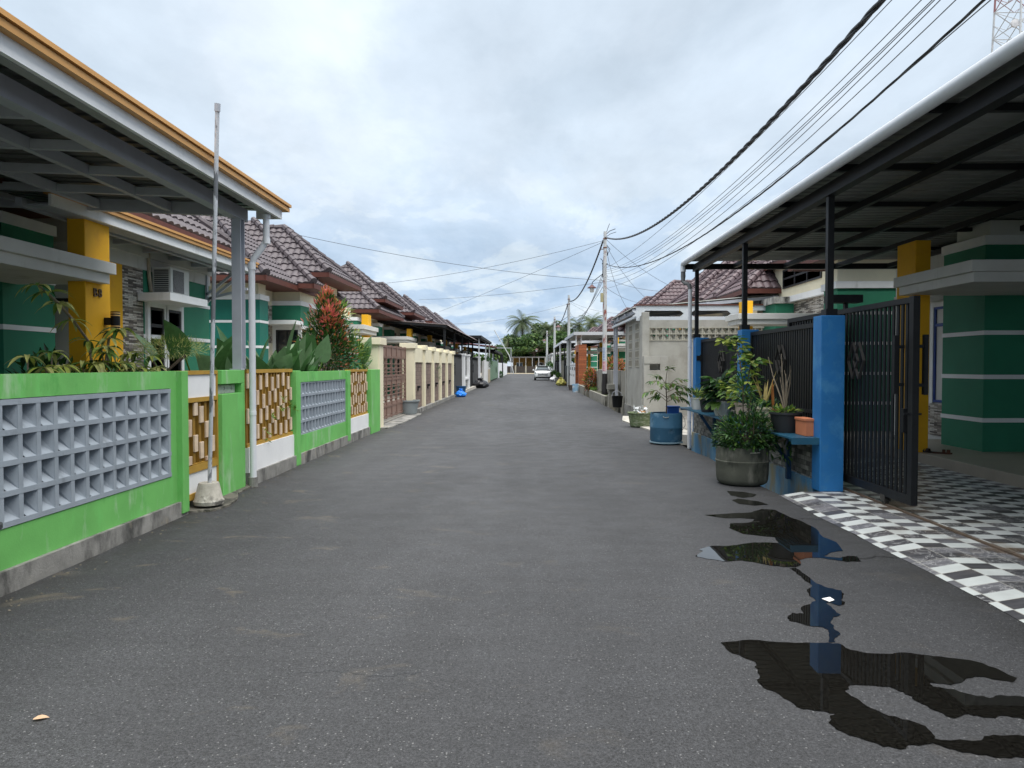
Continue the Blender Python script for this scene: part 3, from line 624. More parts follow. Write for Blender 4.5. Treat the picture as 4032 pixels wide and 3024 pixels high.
# window canopy of the house
cw = thing('window_canopy', 'small lean-to canopy with ochre gutter under the tiled eaves of house B8', 'canopy', (-6.3, 12.5, 3.4))
b = MB(); corrugated(b, -6.82, -5.82, 8.6, 15.0, 3.80, 3.70); b.build('roof_sheet', SHEET, cw)
b = MB(); b.box(-5.84, -5.80, 8.6, 15.04, 3.565, 3.70); b.build('fascia', WHITE, cw)
b = MB(); b.box(-5.9, -5.745, 8.6, 15.12, 3.70, 3.745); b.box(-5.9, -5.725, 8.6, 15.14, 3.757, 3.795); b.box(-5.9, -5.755, 8.6, 15.11, 3.745, 3.757); b.build('gutter', OCHRE, cw)
b = MB(); b.box(-6.1, -5.84, 8.6, 15.0, 3.56, 3.58); b.box(-6.25, -6.17, 8.6, 15.0, 3.55, 3.66); b.build('soffit', GSTEEL, cw)
for y in (10.6, 11.5, 12.4, 13.3, 14.2, 14.95):
    b = MB(); b.box(-6.76, -5.85, y-.03, y+.03, 3.585, 3.66); b.build('crossbeam', GSTEEL, cw)
for y in (14.93,):
    b = MB(); b.bar((-6.77, y, 2.95), (-5.98, y, 3.56), .05, .05); b.bar((-6.77, y, 3.1), (-6.2, y, 3.55), .05, .05); b.bar((-6.77, y, 2.92), (-6.77, y, 3.58), .05, .05); b.bar((-6.74, y, 3.02), (-5.9, y, 3.22), .05, .05); b.build('bracket', GSTEEL, cw)
ac = thing('air_conditioner', 'white outdoor air conditioner unit standing on the window hood', 'air conditioner', (-6.5, 13.1, 2.88))
b = MB(); b.box(-6.76, -6.42, 12.72, 13.42, 2.9, 3.38); b.box(-6.74, -6.44, 12.78, 12.84, 2.88, 2.9); b.box(-6.74, -6.44, 13.3, 13.36, 2.88, 2.9); b.build('case', M('ac_white', (.62,.63,.6), .5, .05, 5), ac, bevel=.012)
b = MB(); b.tube([(-6.422, 13.0, 3.14), (-6.408, 13.0, 3.14)], .185, 24); b.box(-6.421, -6.412, 12.80, 13.2, 2.94, 3.34); b.build('fan_grille', M('grille_grey', (.15,.15,.15), .5, .3, 40, None, .6, 200), ac)
b = MB()
for k in range(12): b.box(-6.72, -6.46, 12.712, 12.72, 2.94+k*.034, 2.958+k*.034)
b.build('coil_grille', BLACK, ac)
b = MB(); b.tube([(-6.76, 12.68, 2.93), (-6.76, 12.62, 3.2), (-6.76, 12.60, 3.6), (-6.78, 12.5, 3.66)], .035, 8); b.build('pipe', M('wrap_tape', (.42,.36,.27), .8, .15, 8), ac, smooth=True)
# ================================================================ second house on the left
h2 = thing('house', 'cream house with teal green bays and dark hipped tile roof behind the big leaves', 'house', (-10, 23, .06))
banded(h2, -1, 7.45, 14, 19.7, 20.35, .06, TEAL, ztop=3.45)
b = MB(); sb(b, -1, 7.95, 14, 20.35, 22.1, .06, 4.0); sb(b, -1, 7.50, 14, 19.75, 20.3, 3.6, 4.05); sb(b, -1, 7.1, 14, 22.15, 26.5, 2.85, 4.5); sb(b, -1, 7.28, 14, 22.2, 26.4, .06, 2.85); b.build('wall', CREAM, h2)
b = MB(); sb(b, -1, 7.93, 7.95, 21.0, 22.0, 2.3, 3.45); b.build('stone_panel', MOSAIC2, h2)
b = MB(); sb(b, -1, 7.05, 8.0, 22.05, 22.9, 2.86, 3.48); b.build('wall_bay', DGREEN, h2)
b = MB(); sb(b, -1, 7.02, 8.0, 22.02, 22.93, 3.48, 3.62); sb(b, -1, 7.02, 8.0, 22.02, 22.93, 2.76, 2.86); sb(b, -1, 7.06, 7.1, 22.94, 26.5, 3.5, 3.64); b.build('band', WHITE, h2)
b = MB(); sb(b, -1, 7.07, 7.12, 22.94, 26.5, 1.0, 3.5); b.build('stone_panel', STRIP, h2)
window_y(h2, -7.85, -7.15, 22.12, 1.0, 2.72, surround=WHITE)
b = MB(); b.box(-8.1, -6.95, 21.2, 22.0, 2.85, 2.97); b.build('window_hood', WHITE, h2, bevel=.006)
window(h2, -1, 7.07, 24.2, 25.6, 3.8, 4.28, leaves=3, surround=None)
porch(h2, -1, 5.9, 26.3, 26.85, 5.6, 8.6, 24.4, 26.75, 3.5)
r = newroof(); wing(r, -1, 23.2, 4.2, 7.0, 15, 4.05); wing(r, -1, 24.9, 2.2, 6.34, 15, 4.6)
roof_slope(r[0], (-15,21.6,4.12), (-6.5,21.6,4.12), (-15,24.6,6.64), (-9.5,24.6,6.64)); roof_slope(r[0], (-6.5,21.6,4.12), (-6.5,22.85,4.12), (-9.5,24.6,6.64), (-9.5,24.6,6.64)); ridge_cap(r[1], (-6.5,21.6,4.17), (-9.5,24.6,6.69))
r[2].box(-15, -6.5, 21.57, 21.61, 3.96, 4.105); r[2].box(-6.52, -6.47, 21.57, 22.88, 3.96, 4.105); r[2].box(-8, -6.52, 21.62, 22.86, 3.97, 4.0)
finish_roof(r, h2, TILE)
# ================================================================ the row of houses further down
def far_house(s, yc, flat, label, tile, shift=0, lod=4):
    h = thing('house', label, 'house', (s*10, yc, .06), 'row houses with hipped tile roofs')
    b = MB(); sb(b, s, 7.6, 14, yc-3.6, yc+3.6, .06, 4.1); b.build('wall', CREAM, h)
    banded(h, s, 7.3, 8.6, yc-3.7, yc-2.6, .06, DGREEN)
    banded(h, s, 7.3, 8.6, yc+.8, yc+1.7, .06, DGREEN)
    b = MB(); sb(b, s, 7.57, 7.6, yc-2.6, yc-.6, .06, 3.5); b.build('stone_panel', STRIP, h)
    window(h, s, 7.59, yc-.5, yc+.7, .9, 2.5, leaves=2)
    py = yc+2.4 if s < 0 else yc-2.6
    porch(h, s, 5.95, py, py+.5, 5.75, 8, py-2.2, py+.6)
    r = newroof()
    if flat: wing(r, s, yc-.2, 3.7, 6.7, 15, 4.0, True, lod); wing(r, s, yc+.3, 2.2, 6.34, 15, 4.6, True, lod)
    else: wing(r, s, yc-.4, 3.1, 6.4, 15, 4.05, True, lod); wing(r, s, yc+.5, 2.3, 6.45, 15, 4.65, False, lod)
    finish_roof(r, h, tile); return h
far_house(-1, 34.1, False, 'second tiled row house on the left, above the brown brick panels of the cream fence', TILE)
FL = far_house(-1, 41.7, True, 'third tiled row house on the left, over the front of the long black canopy', TILE)
FP = far_house(-1, 50.1, False, 'fourth tiled row house on the left, over the far half of the long black canopy', TILE)
copy_thing(FL, (0, 16.8, 0), 'fifth tiled row house on the left, above the end of the long black canopy'); copy_thing(FP, (0, 16.8, 0), 'sixth tiled row house on the left, behind the canopy on white posts')
copy_thing(FL, (0, 34, 0), 'seventh and last tiled row house on the left, behind the far low black canopy')
# ================================================================ cream fence
BK = thing('fence', 'cream fence of capped pillars with brown brick panels on the left side', 'fence', (-3.85, 30, 0))
CREAMF = M('cream_fence_paint', (.76,.70,.52), .75, .06, 2, [((.5,.44,.3), 3, .62, .8, (1,1,.3))], .1, 50)
b = MB(); b.box(-4.1, -3.66, 23.25, 36.3, -.3, .13); b.build('plinth', CONC, BK)
def cpillar(root, y, zt=2.32, d=.36, mat=CREAMF, capm=None, x=-3.72):
    b = MB(); b.box(x-.36, x, y-d/2, y+d/2, .02, zt-.17); b.box(x-.30, x+.022, y-d/2+.07, y+d/2-.07, .02, zt-.17); o = b.build('pillar', mat, root)
    b = MB(); b.box(x-.44, x+.08, y-d/2-.08, y+d/2+.08, zt-.17, zt); b.build('cap', capm or mat, o, bevel=.008)
ys = [23.4, 25.85, 28.3, 30.75, 33.2, 35.9]
for y in ys: cpillar(BK, y, 2.34)
for a, c in zip(ys, ys[1:]):
    b = MB(); b.box(-3.98, -3.84, a+.18, c-.18, .13, 2.22); b.box(-3.84, -3.76, a+.18, c-.18, 1.72, 2.22); b.build('panel', CREAMF, BK)
    b = MB(); b.box(-3.84, -3.80, a+.22, c-.22, .14, 1.70); b.build('brick_panel', BRICKP, BK)
    b = MB(); b.box(-3.80, -3.70, (a+c)/2-.08, (a+c)/2+.08, .83, .90); b.box(-3.80, -3.76, (a+c)/2-.05, (a+c)/2+.05, .73, .83); b.build('wall_light', BLACK, BK)
P1 = thing('gate_pillar', 'cream capped gate pillar between the green wall and the brown steel gate', 'pillar', (-3.9, 17.9, 0)); cpillar(P1, 18.0, 2.30, .62, x=-3.72)
BG = thing('steel_gate', 'brown steel sliding gate with square panels between cream pillars', 'gate', (-3.95, 20.7, .1))
BR = M('brown_steel', (.20,.125,.10), .55, .08, 4)
b = MB()
for z in (.12, .42, 1.18, 1.28, 1.82, 2.12): b.box(-4.0, -3.95, 18.35, 23.1, z, z+.06)
for z in (.62, .74, .86, .98, 1.4, 1.52, 1.64): b.box(-3.99, -3.96, 18.35, 23.1, z, z+.03)
for k in range(7): y = 18.35+k*.785; b.box(-4.01, -3.94, y, y+.06, .1, 2.2)
b.build('gate_frame', BR, BG)
b = MB(); b.box(-3.985, -3.965, 18.4, 23.1, .2, .56); b.box(-3.985, -3.965, 18.4, 23.1, 1.05, 1.34); b.box(-3.985, -3.965, 18.4, 23.1, 1.80, 2.12); b.build('gate_panel', M('brown_sheet', (.24,.155,.125), .55, .06, 3), BG)
def tub(name, lab, cat, c, r0, r1, h, mat, grp=None, z=0):
    b = MB(); b.lathe([(0,z),(r0,z),(r0*1.02,z+.01),(r1*.97,z+h*.9),(r1*1.06,z+h*.93),(r1*1.06,z+h),(r1*.95,z+h),(r0*.93,z+.03),(0,z+.03)], c, 26); return tag(b.build(name, mat, smooth='auto'), lab, cat, grp)
b = MB(); b.lathe([(0,.03),(.26,.03)]+[(.27+.07*k/9+(.006 if k % 2 else 0), .05+k*.042) for k in range(10)]+[(.38,.45),(.38,.49),(.34,.49),(.26,.08),(0,.08)], (-3.84, 22.9), 28); tag(b.build('plant_tub', M('grey_tub', (.24,.27,.28), .5, .06, 4), smooth='auto'), 'ribbed grey plastic tub standing in front of the first cream brick panel', 'tub')
# ================================================================ black gates and white posts
WF = thing('fence', 'white fence of thick posts with black sheet gates past the cream fence', 'fence', (-3.9, 46, 0))
b = MB(); b.box(-4.1, -3.62, 40, 62, -.3, .16); b.build('plinth', LCON, WF)
GSH = M('gate_sheet', (.042,.043,.046), .5, .08, 2)
for y in (42.3, 45.6, 56.2):
    b = MB(); b.box(-4.0, -3.68, y-.28, y+.28, .1, 2.2); b.box(-4.04, -3.64, y-.32, y+.32, 2.2, 2.32); b.build('post', WHITE, WF, bevel=.01)
for (a, c, z1) in ((37.2, 41.9, 2.25), (46.2, 49.6, 2.3), (50.2, 55.8, 2.2), (42.7, 45.2, 2.15)):
    z0 = .15 if a != 42.7 else 1.0
    b = MB(); b.box(-3.90, -3.87, a, c, z0, z1-.2); o = b.build('gate', GSH, WF)
    b = MB()
    for z in (z0, z1-.22, z1): b.box(-3.92, -3.85, a, c, z-.03, z+.03)
    n = max(3, round((c-a)/.5))
    for k in range(n+1): y = a+(c-a)*k/n; b.box(-3.915, -3.855, y-.025, y+.025, z1-.22, z1)
    b.box(-3.93, -3.84, a, a+.07, z0, z1); b.box(-3.93, -3.84, c-.07, c, z0, z1); b.build('gate_frame', BLACK, o)
    b = MB(); b.box(-3.82, -3.79, a+.35, a+.39, 1.1, 1.75); b.box(-3.85, -3.79, a+.35, a+.39, 1.2, 1.24); b.box(-3.85, -3.79, a+.35, a+.39, 1.6, 1.64); b.build('handle', BLACK, o)
b = MB(); b.box(-3.88, -3.8, 42.6, 45.3, .16, .75); b.build('stone_panel', clad('grey_strip', [(.3,.3,.3),(.38,.38,.37),(.25,.25,.25)], .8, .09, .006), WF); b = MB(); b.box(-3.95, -3.7, 42.6, 45.3, .75, .88); b.build('white_base', WHITE, WF)
WW = thing('fence', 'white plastered fence wall with pipe posts beyond the last black gate', 'fence', (-3.7, 66, 0))
b = MB(); b.box(-3.85, -3.65, 60.6, 71, -.2, 2.0); b.build('wall', OFFW, WW)
for y in (60.8, 62.5): 
    b = MB(); b.box(-3.7, -3.55, y-.07, y+.07, 0, 2.1); b.build('post', WHITE, WW)
b = MB(); b.box(-3.67, -3.6, 67, 70, 0, 1.25); b.build('stone_panel', M('tan_stone', (.42,.36,.26), .8, .2, 6), WW)
GS = M('pale_green_sheet', (.20,.30,.215), .5, .08, 2)
gsf = thing('sheet_gate', 'pale green corrugated sheet gate with an oval dark emblem far along the left', 'gate', (-3.7, 81, 0))
b = MB()
for k in range(60): y = 71.1+k*.33; b.box(-3.78+(.02 if k % 2 else 0), -3.72+(.03 if k % 2 else 0), y, y+.33, .1, 2.15)
b.build('sheet', GS, gsf); b = MB(); b.lathe([(0,0),(1,0)], (0,0), 20); b.v = [(-3.68, 85.3+.9*x, 1.12+.42*y) for x, y, _ in b.v]; b.build('emblem', BLACK, gsf); b = MB(); b.box(-3.8, -3.66, 91, 91.3, 0, 2.4); b.build('post', GSTEEL, gsf)
wl_ = thing('fence', 'far white boundary wall with low grey post at the end of the left side', 'fence', (-3.7, 105, 0))
b = MB(); b.box(-3.85, -3.65, 91.4, 132, -.2, 2.0); b.build('wall', WHITE, wl_); b = MB(); b.box(-3.9, -3.5, 105, 105.5, 0, 3.2); b.build('post', BLACK, wl_)
# canopies over the yards on the left
def canopy(lab, s, w0, w1, y0, y1, z0, z1, sheet, steel, posts, name='carport', wavy=True, posty=None, pm=None, fascm=None):
    c = thing(name, lab, 'carport', (s*(w0+w1)/2, (y0+y1)/2, 0), 'carports over the front yards')
    b = MB(); corrugated(b, min(s*w0, s*w1), max(s*w0, s*w1), y0, y1, z0 if s > 0 else z1, z1 if s > 0 else z0, .22, .03)
    if wavy: # the front lip of the sheet curls down
        n = int((y1-y0)/.22)
        for k in range(n):
            y = y0+k*.22; a = .03*(k % 2); c2 = .03*((k+1) % 2)
            b.q((s*w0, y, z0+a), (s*w0, y+.22, z0+c2), (s*(w0-.25), y+.22, z0-.16+c2), (s*(w0-.25), y, z0-.16+a))
    b.build('roof_sheet', sheet, c)
    for w in (w0+.15, (w0+w1)/2, w1-.3):
        zz = z0+(z1-z0)*(w-w0)/(w1-w0); b = MB(); sb(b, s, w-.05, w+.05, y0, y1, zz-.16, zz-.03); b.build('beam', steel, c)
    n = max(2, round((y1-y0)/2.2))
    for k in range(n+1):
        y = y0+.05+(y1-y0-.1)*k/n; b = MB(); b.bar((s*w0, y, z0-.09), (s*w1, y, z1-.09), .06, .1); b.build('crossbeam', steel, c)
    for y in (posty or []):
        b = MB(); sb(b, s, w0+.1, w0+.2, y-.05, y+.05, .05, z0-.05); b.build('post', pm or steel, c)
    if fascm:
        b = MB(); sb(b, s, w0-.06, w0+.0, y0-.05, y1, z0-.14, z0+.08); sb(b, s, w0, w1, y0-.05, y0+.0, z0-.14, z0+.08); b.build('fascia', fascm, c)
    return c
OLD = M('weathered_sheet', (.15,.12,.12), .6, .2, 2, [((.25,.2,.18), 2, .55, .7)], .05, 30)
canopy('long black carport with curled brown sheet edge on the left, beyond the cream fence', -1, 4.05, 7.7, 36, 59.5, 3.68, 3.95, OLD, BLACK, 0, posty=(36.2, 41, 46, 51, 55))
canopy('carport on white posts with a dark sheet roof, left side past the black carport', -1, 3.55, 7.4, 54.6, 70.5, 3.85, 4.05, SHEETB, BLACK, 0, posty=(55, 64, 70.2), pm=PVCW, wavy=False, fascm=BLACK)
canopy('low black carport far along the left near the end of the road', -1, 3.6, 7.4, 80, 104, 3.35, 3.75, BLACK, BLACK, 0, posty=(80.3, 92, 103), wavy=False, fascm=BLACK)
b = MB(); corrugated(b, -9, -3.3, 72, 80, 4.2, 3.55, .25, .03); tag(b.build('red_canopy_roof', M('red_sheet', (.22,.03,.035), .5, .1, 2)), 'small dark red sheet roof sticking out past the white posted carport', 'roof', None)
b = MB(); b.box(-7.6, -7.3, 58, 74, .05, 3.3); tag(b.build('house_wall', M('lilac_wall', (.45,.50,.62), .7, .05, 2)), 'pale lilac blue house wall seen through the carports on the left', 'wall')
# bits along the left kerb
b = MB(); b.lathe([(0,.03),(.2,.03),(.26,.5),(.28,.5),(.28,.54),(.25,.54),(.19,.08),(0,.08)], (-3.42, 36.9), 22); tag(b.build('laundry_basket', M('blue_basket', (.012,.07,.16), .5, .15, 20, None, .3, 60), smooth='auto'), 'dark blue plastic basket behind the bright blue bag', 'basket')
def bag(lab, c, r, mat, seed, h=1.0, name='rubbish_bag'):
    rnd = random.Random(seed); b = MB(); b.lathe([(r*k, z*h*r) for k, z in ((.0,0),(.75,.02),(1,.35),(1.0,.7),(.8,1.1),(.45,1.35),(.16,1.5),(.3,1.72),(.0,1.7))], (0,0), 16)
    b.v = [(c[0]+x*(1+rnd.uniform(-.2,.2)), c[1]+y*(1+rnd.uniform(-.2,.2)), .005+max(0, z*(1+rnd.uniform(-.13,.13)))) for x, y, z in b.v]
    return tag(b.build(name, mat), lab, 'bag', 'rubbish bags along the kerb')
bag('bright blue rubbish bag leaning on the dark blue basket', (-3.38, 36.35), .28, M('blue_bag', (.02,.20,.72), .35, .2, 5, None, .2, 30), 4, .8)
bag('black rubbish bag lying on the pavement under the last black gate', (-3.35, 51), .62, M('black_bag', (.02,.02,.024), .3, .2, 5, None, .2, 20), 5, .62)
# ================================================================ blue fence
BLUE = M('blue_paint', (.022,.17,.44), .55, .12, 2.0, [((.055,.24,.50), 2.6, .56, .66, (1,1,.8)), ((.035,.19,.44), 6, .54, .62)], .12, 50)
BLUEB = M('stained_blue_paint', (.085,.25,.44), .7, .15, 2.5, [((.22,.36,.46), 3, .46, .62, (1,1,.3)), ((.27,.245,.16), 1.9, .48, .62, (1,1,.45))], .2, 50)
BLUED = M('dark_blue_paint', (.006,.045,.115), .6, .15, 3, None, .1)
bf = thing('fence', 'blue fence of three pillars with black diamond grilles over mosaic stone panels', 'fence', (3.75, 12.3, -.2))
PX = [(3.60, 8.77), (3.665, 12.2), (3.70, 15.65)]
for (x, y), z0 in zip(PX, (.05, -.3, -.3)):
    b = MB(); b.box(x, x+.29, y, y+.25, z0, 2.215); b.build('pillar', BLUE, bf, bevel=.008)
def grille(root, x, y0, y1, z0, z1, name, pitch=.085, dy=None, dz=1.69, rails=(), fr=.05):
    b = MB(); b.box(x-.03, x+.03, y0, y1, z1-.06, z1); b.box(x-.03, x+.03, y0, y1, z0, z0+.05)
    for z in rails: b.box(x-.028, x+.028, y0, y1, z, z+.045)
    b.box(x-.03, x+.03, y0, y0+fr, z0+.05, z1-.06); b.box(x-.03, x+.03, y1-fr, y1, z0+.05, z1-.06); o = b.build('grille_frame', BLACK, root)
    b = MB(); n = round((y1-y0-2*fr)/pitch); p = (y1-y0-2*fr)/n
    for k in range(1, n): y = y0+fr+k*p; b.box(x-.009, x+.009, y-.0235, y+.0235, z0+.05, z1-.06)
    b.build('grille_bars', BLACK, o)
    if dy:
        b = MB()
        for c in (dy-.075, dy+.075):
            for a, e in (((c-.13, dz), (c, dz+.22)), ((c, dz+.22), (c+.13, dz)), ((c+.13, dz), (c, dz-.22)), ((c, dz-.22), (c-.13, dz))):
                b.bar((x-.035, a[0], a[1]), (x-.035, e[0], e[1]), .010, .03, (1,0,0))
        b.build('diamond', M('worn_steel', (.045,.042,.04), .5, .2, 9), o)
for (xa, ya), (xb, yb), dy in ((PX[0], PX[1], 10.75), (PX[1], PX[2], 14.0)):
    a, c = ya+.25, yb
    grille(bf, 3.84, a, c, .78, 2.17, 'g', dy=dy, rails=(.96,))
    b = MB(); b.box(3.62, 3.86, a, c, -.32, .15); b.build('plinth', BLUEB, bf)
    b = MB(); b.box(3.66, 3.86, a, c, .15, .76); b.build('stone_panel', MOSAIC, bf)
    b = MB(); b.box(3.72, 3.84, yb-.02, yb+.0, 1.72, 1.82); b.box(3.79, 3.87, yb-.06, yb-.02, 1.70, 1.84); b.build('hinge', BLACK, bf)
SHB = M('shelf_blue', (.02,.10,.17), .45, .15, 6, [((.2,.25,.28), 8, .62, .72)], .1)
sh = thing('shelf', 'blue slatted shelf along the outside of the blue fence carrying potted plants', 'shelf', (3.45, 12, .7))
b = MB()
for k in range(6): x = 3.265+k*.062; b.box(x, x+.045, 8.83, 15.35, .69, .712)
for y in (8.9, 10.4, 12, 13.6, 15.2): b.box(3.29, 3.62, y, y+.06, .655, .69)
b.box(3.27, 3.63, 8.79, 8.83, .63, .712); b.build('shelf_board', SHB, sh)
for y in (9.75, 11.6, 13.6):
    b = MB(); b.box(3.56, 3.615, y, y+.07, .05, .655); b.bar((3.6, y+.035, .25), (3.33, y+.035, .65), .05, .05); b.build('bracket', BLUED, sh)
# ---------------------------------------------------------------- sliding gate and its rail
sg = thing('sliding_gate', 'tall black sliding gate with a diamond ornament standing half open on its rail', 'gate', (3.99, 9, .05))
grille(sg, 3.99, 7.37, 10.9, .16, 2.31, 'g', .095, 8.62, 1.66, (), .075)
b = MB(); b.box(3.955, 4.025, 7.362, 7.45, .155, 2.318); b.box(3.957, 4.023, 7.45, 10.9, .155, .25); b.build('gate_post', BLACK, sg, bevel=.004)
for x, nm in ((3.90, 'handle'), (4.10, 'handle')):
    b = MB(); b.box(x-.02, x+.02, 7.37 if x > 4 else 7.58, 7.42 if x > 4 else 7.62, 1.30, 1.92)
    for z in (1.40, 1.80): b.bar((x, 7.4 if x > 4 else 7.6, z), (3.99, 7.40 if x > 4 else 7.6, z), .03, .035)
    b.build(nm, BLACK, sg)
for y in (7.95, 9.2):
    b = MB(); b.tube([(3.97, y, .105), (4.01, y, .105)], .045, 16); b.box(3.955, 3.963, y-.05, y+.05, .1, .17); b.box(4.017, 4.025, y-.05, y+.05, .1, .17); b.build('wheel', M('caster_steel', (.05,.045,.04), .45, .2, 9), sg)
b = MB(); b.box(3.94, 4.04, 7.5, 7.56, .9, 1.15); b.bar((3.9, 7.42, 1.1), (4.08, 7.42, 1.1), .02, .02); b.build('lock_box', BLACK, sg)
b = MB(); b.tube([(3.985, -8, .062), (3.985, 12, .062)], .012, 8); b.box(3.965, 4.005, -8, 12, .0525, .056); tag(b.build('gate_rail', M('rail_steel', (.12,.085,.06), .5, .3, 5)), 'thin rusty steel rail across the chequered tiles under the sliding gate', 'rail')
# motor / bracket on top of the pillar
b = MB(); b.box(3.93, 4.35, 9.3, 9.5, 2.42, 2.52); b.box(3.96, 4.0, 9.37, 9.43, 2.2, 2.42); b.box(4.15, 4.19, 9.37, 9.43, 2.2, 2.42); b.build('gate_bracket', BLACK, sg)
# ---------------------------------------------------------------- carport of the blue fence house
rc = thing('carport', 'large black steel carport with white round gutter over the blue fence', 'carport', (5.5, 8, 0))
b = MB(); corrugated(b, 3.53, 14, -10, 16.05, 3.93, 4.05, .2, .014); b.build('roof_sheet', SHEETB, rc)  # sheet carried on unseen, rearward and to the right, to darken the porch
b = MB(); b.tube([(3.5, -10, 3.885), (3.5, 15.95, 3.885)], .062, 16); b.tube([(3.5, 15.93, 3.885), (3.5, 16.02, 3.87), (3.5, 16.03, 3.80), (3.5, 16.03, 3.70)], .062, 14); gt = b.build('gutter', PVCW, rc, smooth='auto')
b = MB(); b.tube([(3.5, 16.03, 3.72), (3.5, 16.03, 3.60), (3.5, 16.03, 3.48), (3.53, 15.98, 3.44), (3.58, 15.95, 3.42), (3.615, 15.93, 3.40), (3.63, 15.92, 3.30)], [.05,.055,.04,.04,.04,.048,.045], 12); b.build('pipe_elbow', M('dark_pvc', (.16,.165,.17), .5, .08, 5), rc, smooth='auto')
b = MB(); b.tube([(3.632, 15.92, 3.32), (3.632, 15.92, -.25)], .042, 14); b.tube([(3.632, 15.92, 2.02), (3.632, 15.92, 2.05)], .05, 12); b.tube([(3.632, 15.92, .35), (3.632, 15.92, .38)], .05, 12); b.build('downpipe', PVCW, rc, smooth='auto')
b = MB(); b.box(3.69, 3.81, -10, 15.95, 3.69, 3.84); b.build('beam', BLACK, rc)
for x in (4.62, 5.72, 6.85, 8.0, 9.2, 10.4):
    b = MB(); b.box(x-.035, x+.035, -10, 15.95, 3.77, 3.86); b.build('purlin', BLACK, rc)
for y in (-6.8, -4.9, -3.1, -1.2, .7, 2.65, 4.55, 6.47, 8.38, 10.28, 12.2, 14.15):
    b = MB(); b.box(3.60, 13, y-.03, y+.03, 3.862, 3.93); b.build('crossbeam', BLACK, rc)
b = MB(); b.box(3.53, 8.2, 15.95, 16.03, 3.75, 3.87); b.build('end_beam', BLACK, rc)
b = MB(); b.box(3.53, 3.57, -10, 15.94, 3.86, 3.93); b.build('fascia', BLACK, rc)
for (x, y) in PX:
    b = MB(); b.box(3.712, 3.788, y+.10, y+.175, 2.30, 3.69); b.box(3.68, 3.82, y+.06, y+.21, 2.217, 2.30); b.build('post', BLACK, rc)
# ---------------------------------------------------------------- its house
h3 = thing('house', 'dark green house with a mustard pillar and blue window under the black carport', 'house', (9, 12, .2))
banded(h3, 1, 7.356, 14, 11.59, 12.73, .21, DGREEN, bands=(.685, 1.385, 2.097))
b = MB(); sb(b, 1, 8.2, 14, 12.73, 16.0, .06, 3.95); sb(b, 1, 7.5, 14, 11.7, 12.6, 3.69, 3.95); sb(b, 1, 11.5, 14, -12, 11.59, .06, 3.95); b.build('wall', OFFW, h3)  # long side wall extended out of view to keep light off the porch
window(h3, 1, 8.2, 12.9, 14.45, .87, 2.77, frame=M('blue_frame', (.012,.05,.26), .5, .1, 4), transom=2.38, leaves=2)
b = MB(); sb(b, 1, 8.17, 8.2, 12.73, 14.6, .21, .84); b.build('stone_panel', STRIP, h3)
b = MB(); sb(b, 1, 7.6, 8.2, 12.74, 14.9, 2.9, 3.02); b.build('window_hood', OFFW, h3)
porch(h3, 1, 6.2, 11.5, 12.07, 5.95, 13, 9.65, 11.69, 3.60, .21)
hb = thing('hanging_bulb', 'white light bulb hanging on a black cord under the porch slab', 'light bulb', (7.22, 10.3, 2.4))
b = MB(); b.lathe([(0,2.28),(.022,2.285),(.034,2.32),(.03,2.36),(.022,2.40),(.02,2.42)], (7.22, 10.3), 16); b.build('bulb', LAMPG, hb, smooth=True)
b = MB(); b.tube([(7.22, 10.3, 2.42), (7.22, 10.3, 2.52)], .026, 12); b.tube([(7.22, 10.3, 2.52), (7.22, 10.3, 2.64), (7.26, 10.3, 2.70), (7.3, 10.3, 2.73)], .006, 6); b.build('socket', BLACK, hb)
LEATH = M('brown_leather', (.085,.03,.015), .5, .2, 8)
def sandal(lab, x, y, rz, mat):
    s_ = thing('sandal', lab, 'sandal', (x, y, .21), 'pair of sandals on the porch step')
    c, s = math.cos(rz), math.sin(rz); T = lambda p: (x+p[0]*c-p[1]*s, y+p[0]*s+p[1]*c, .212+p[2])
    b = MB(); out = [(-.13,-.03),(-.06,-.035),(.02,-.035),(.09,-.05),(.135,-.03),(.14,.02),(.09,.045),(.02,.035),(-.06,.035),(-.13,.03)]
    n = len(out); b.q(*[T((p[0], p[1], .022)) for p in out])
    for k in range(n): a, d = out[k], out[(k+1) % n]; b.q(T((*a, 0)), T((*d, 0)), T((*d, .022)), T((*a, .022)))
    b.build('sole', mat, s_)
    b = MB()
    for u0, u1 in ((.0, .045), (.06, .11)):
        pts = [(-.05, .02), (-.03, .055), (0, .068), (.03, .055), (.05, .02)]
        for (v0, z0), (v1, z1) in zip(pts, pts[1:]): b.q(T((u0, v0, z0)), T((u1, v0, z0)), T((u1, v1, z1)), T((u0, v1, z1)))
    b.build('strap', mat, s_); return s_
sandal('red brown leather sandal with its toe towards the green wall', 6.56, 11.32, -.5, LEATH)
sandal('darker sandal lying askew by the foot of the mustard pillar', 6.44, 11.46, 2.2, M('dark_leather', (.03,.018,.012), .55, .2, 8))
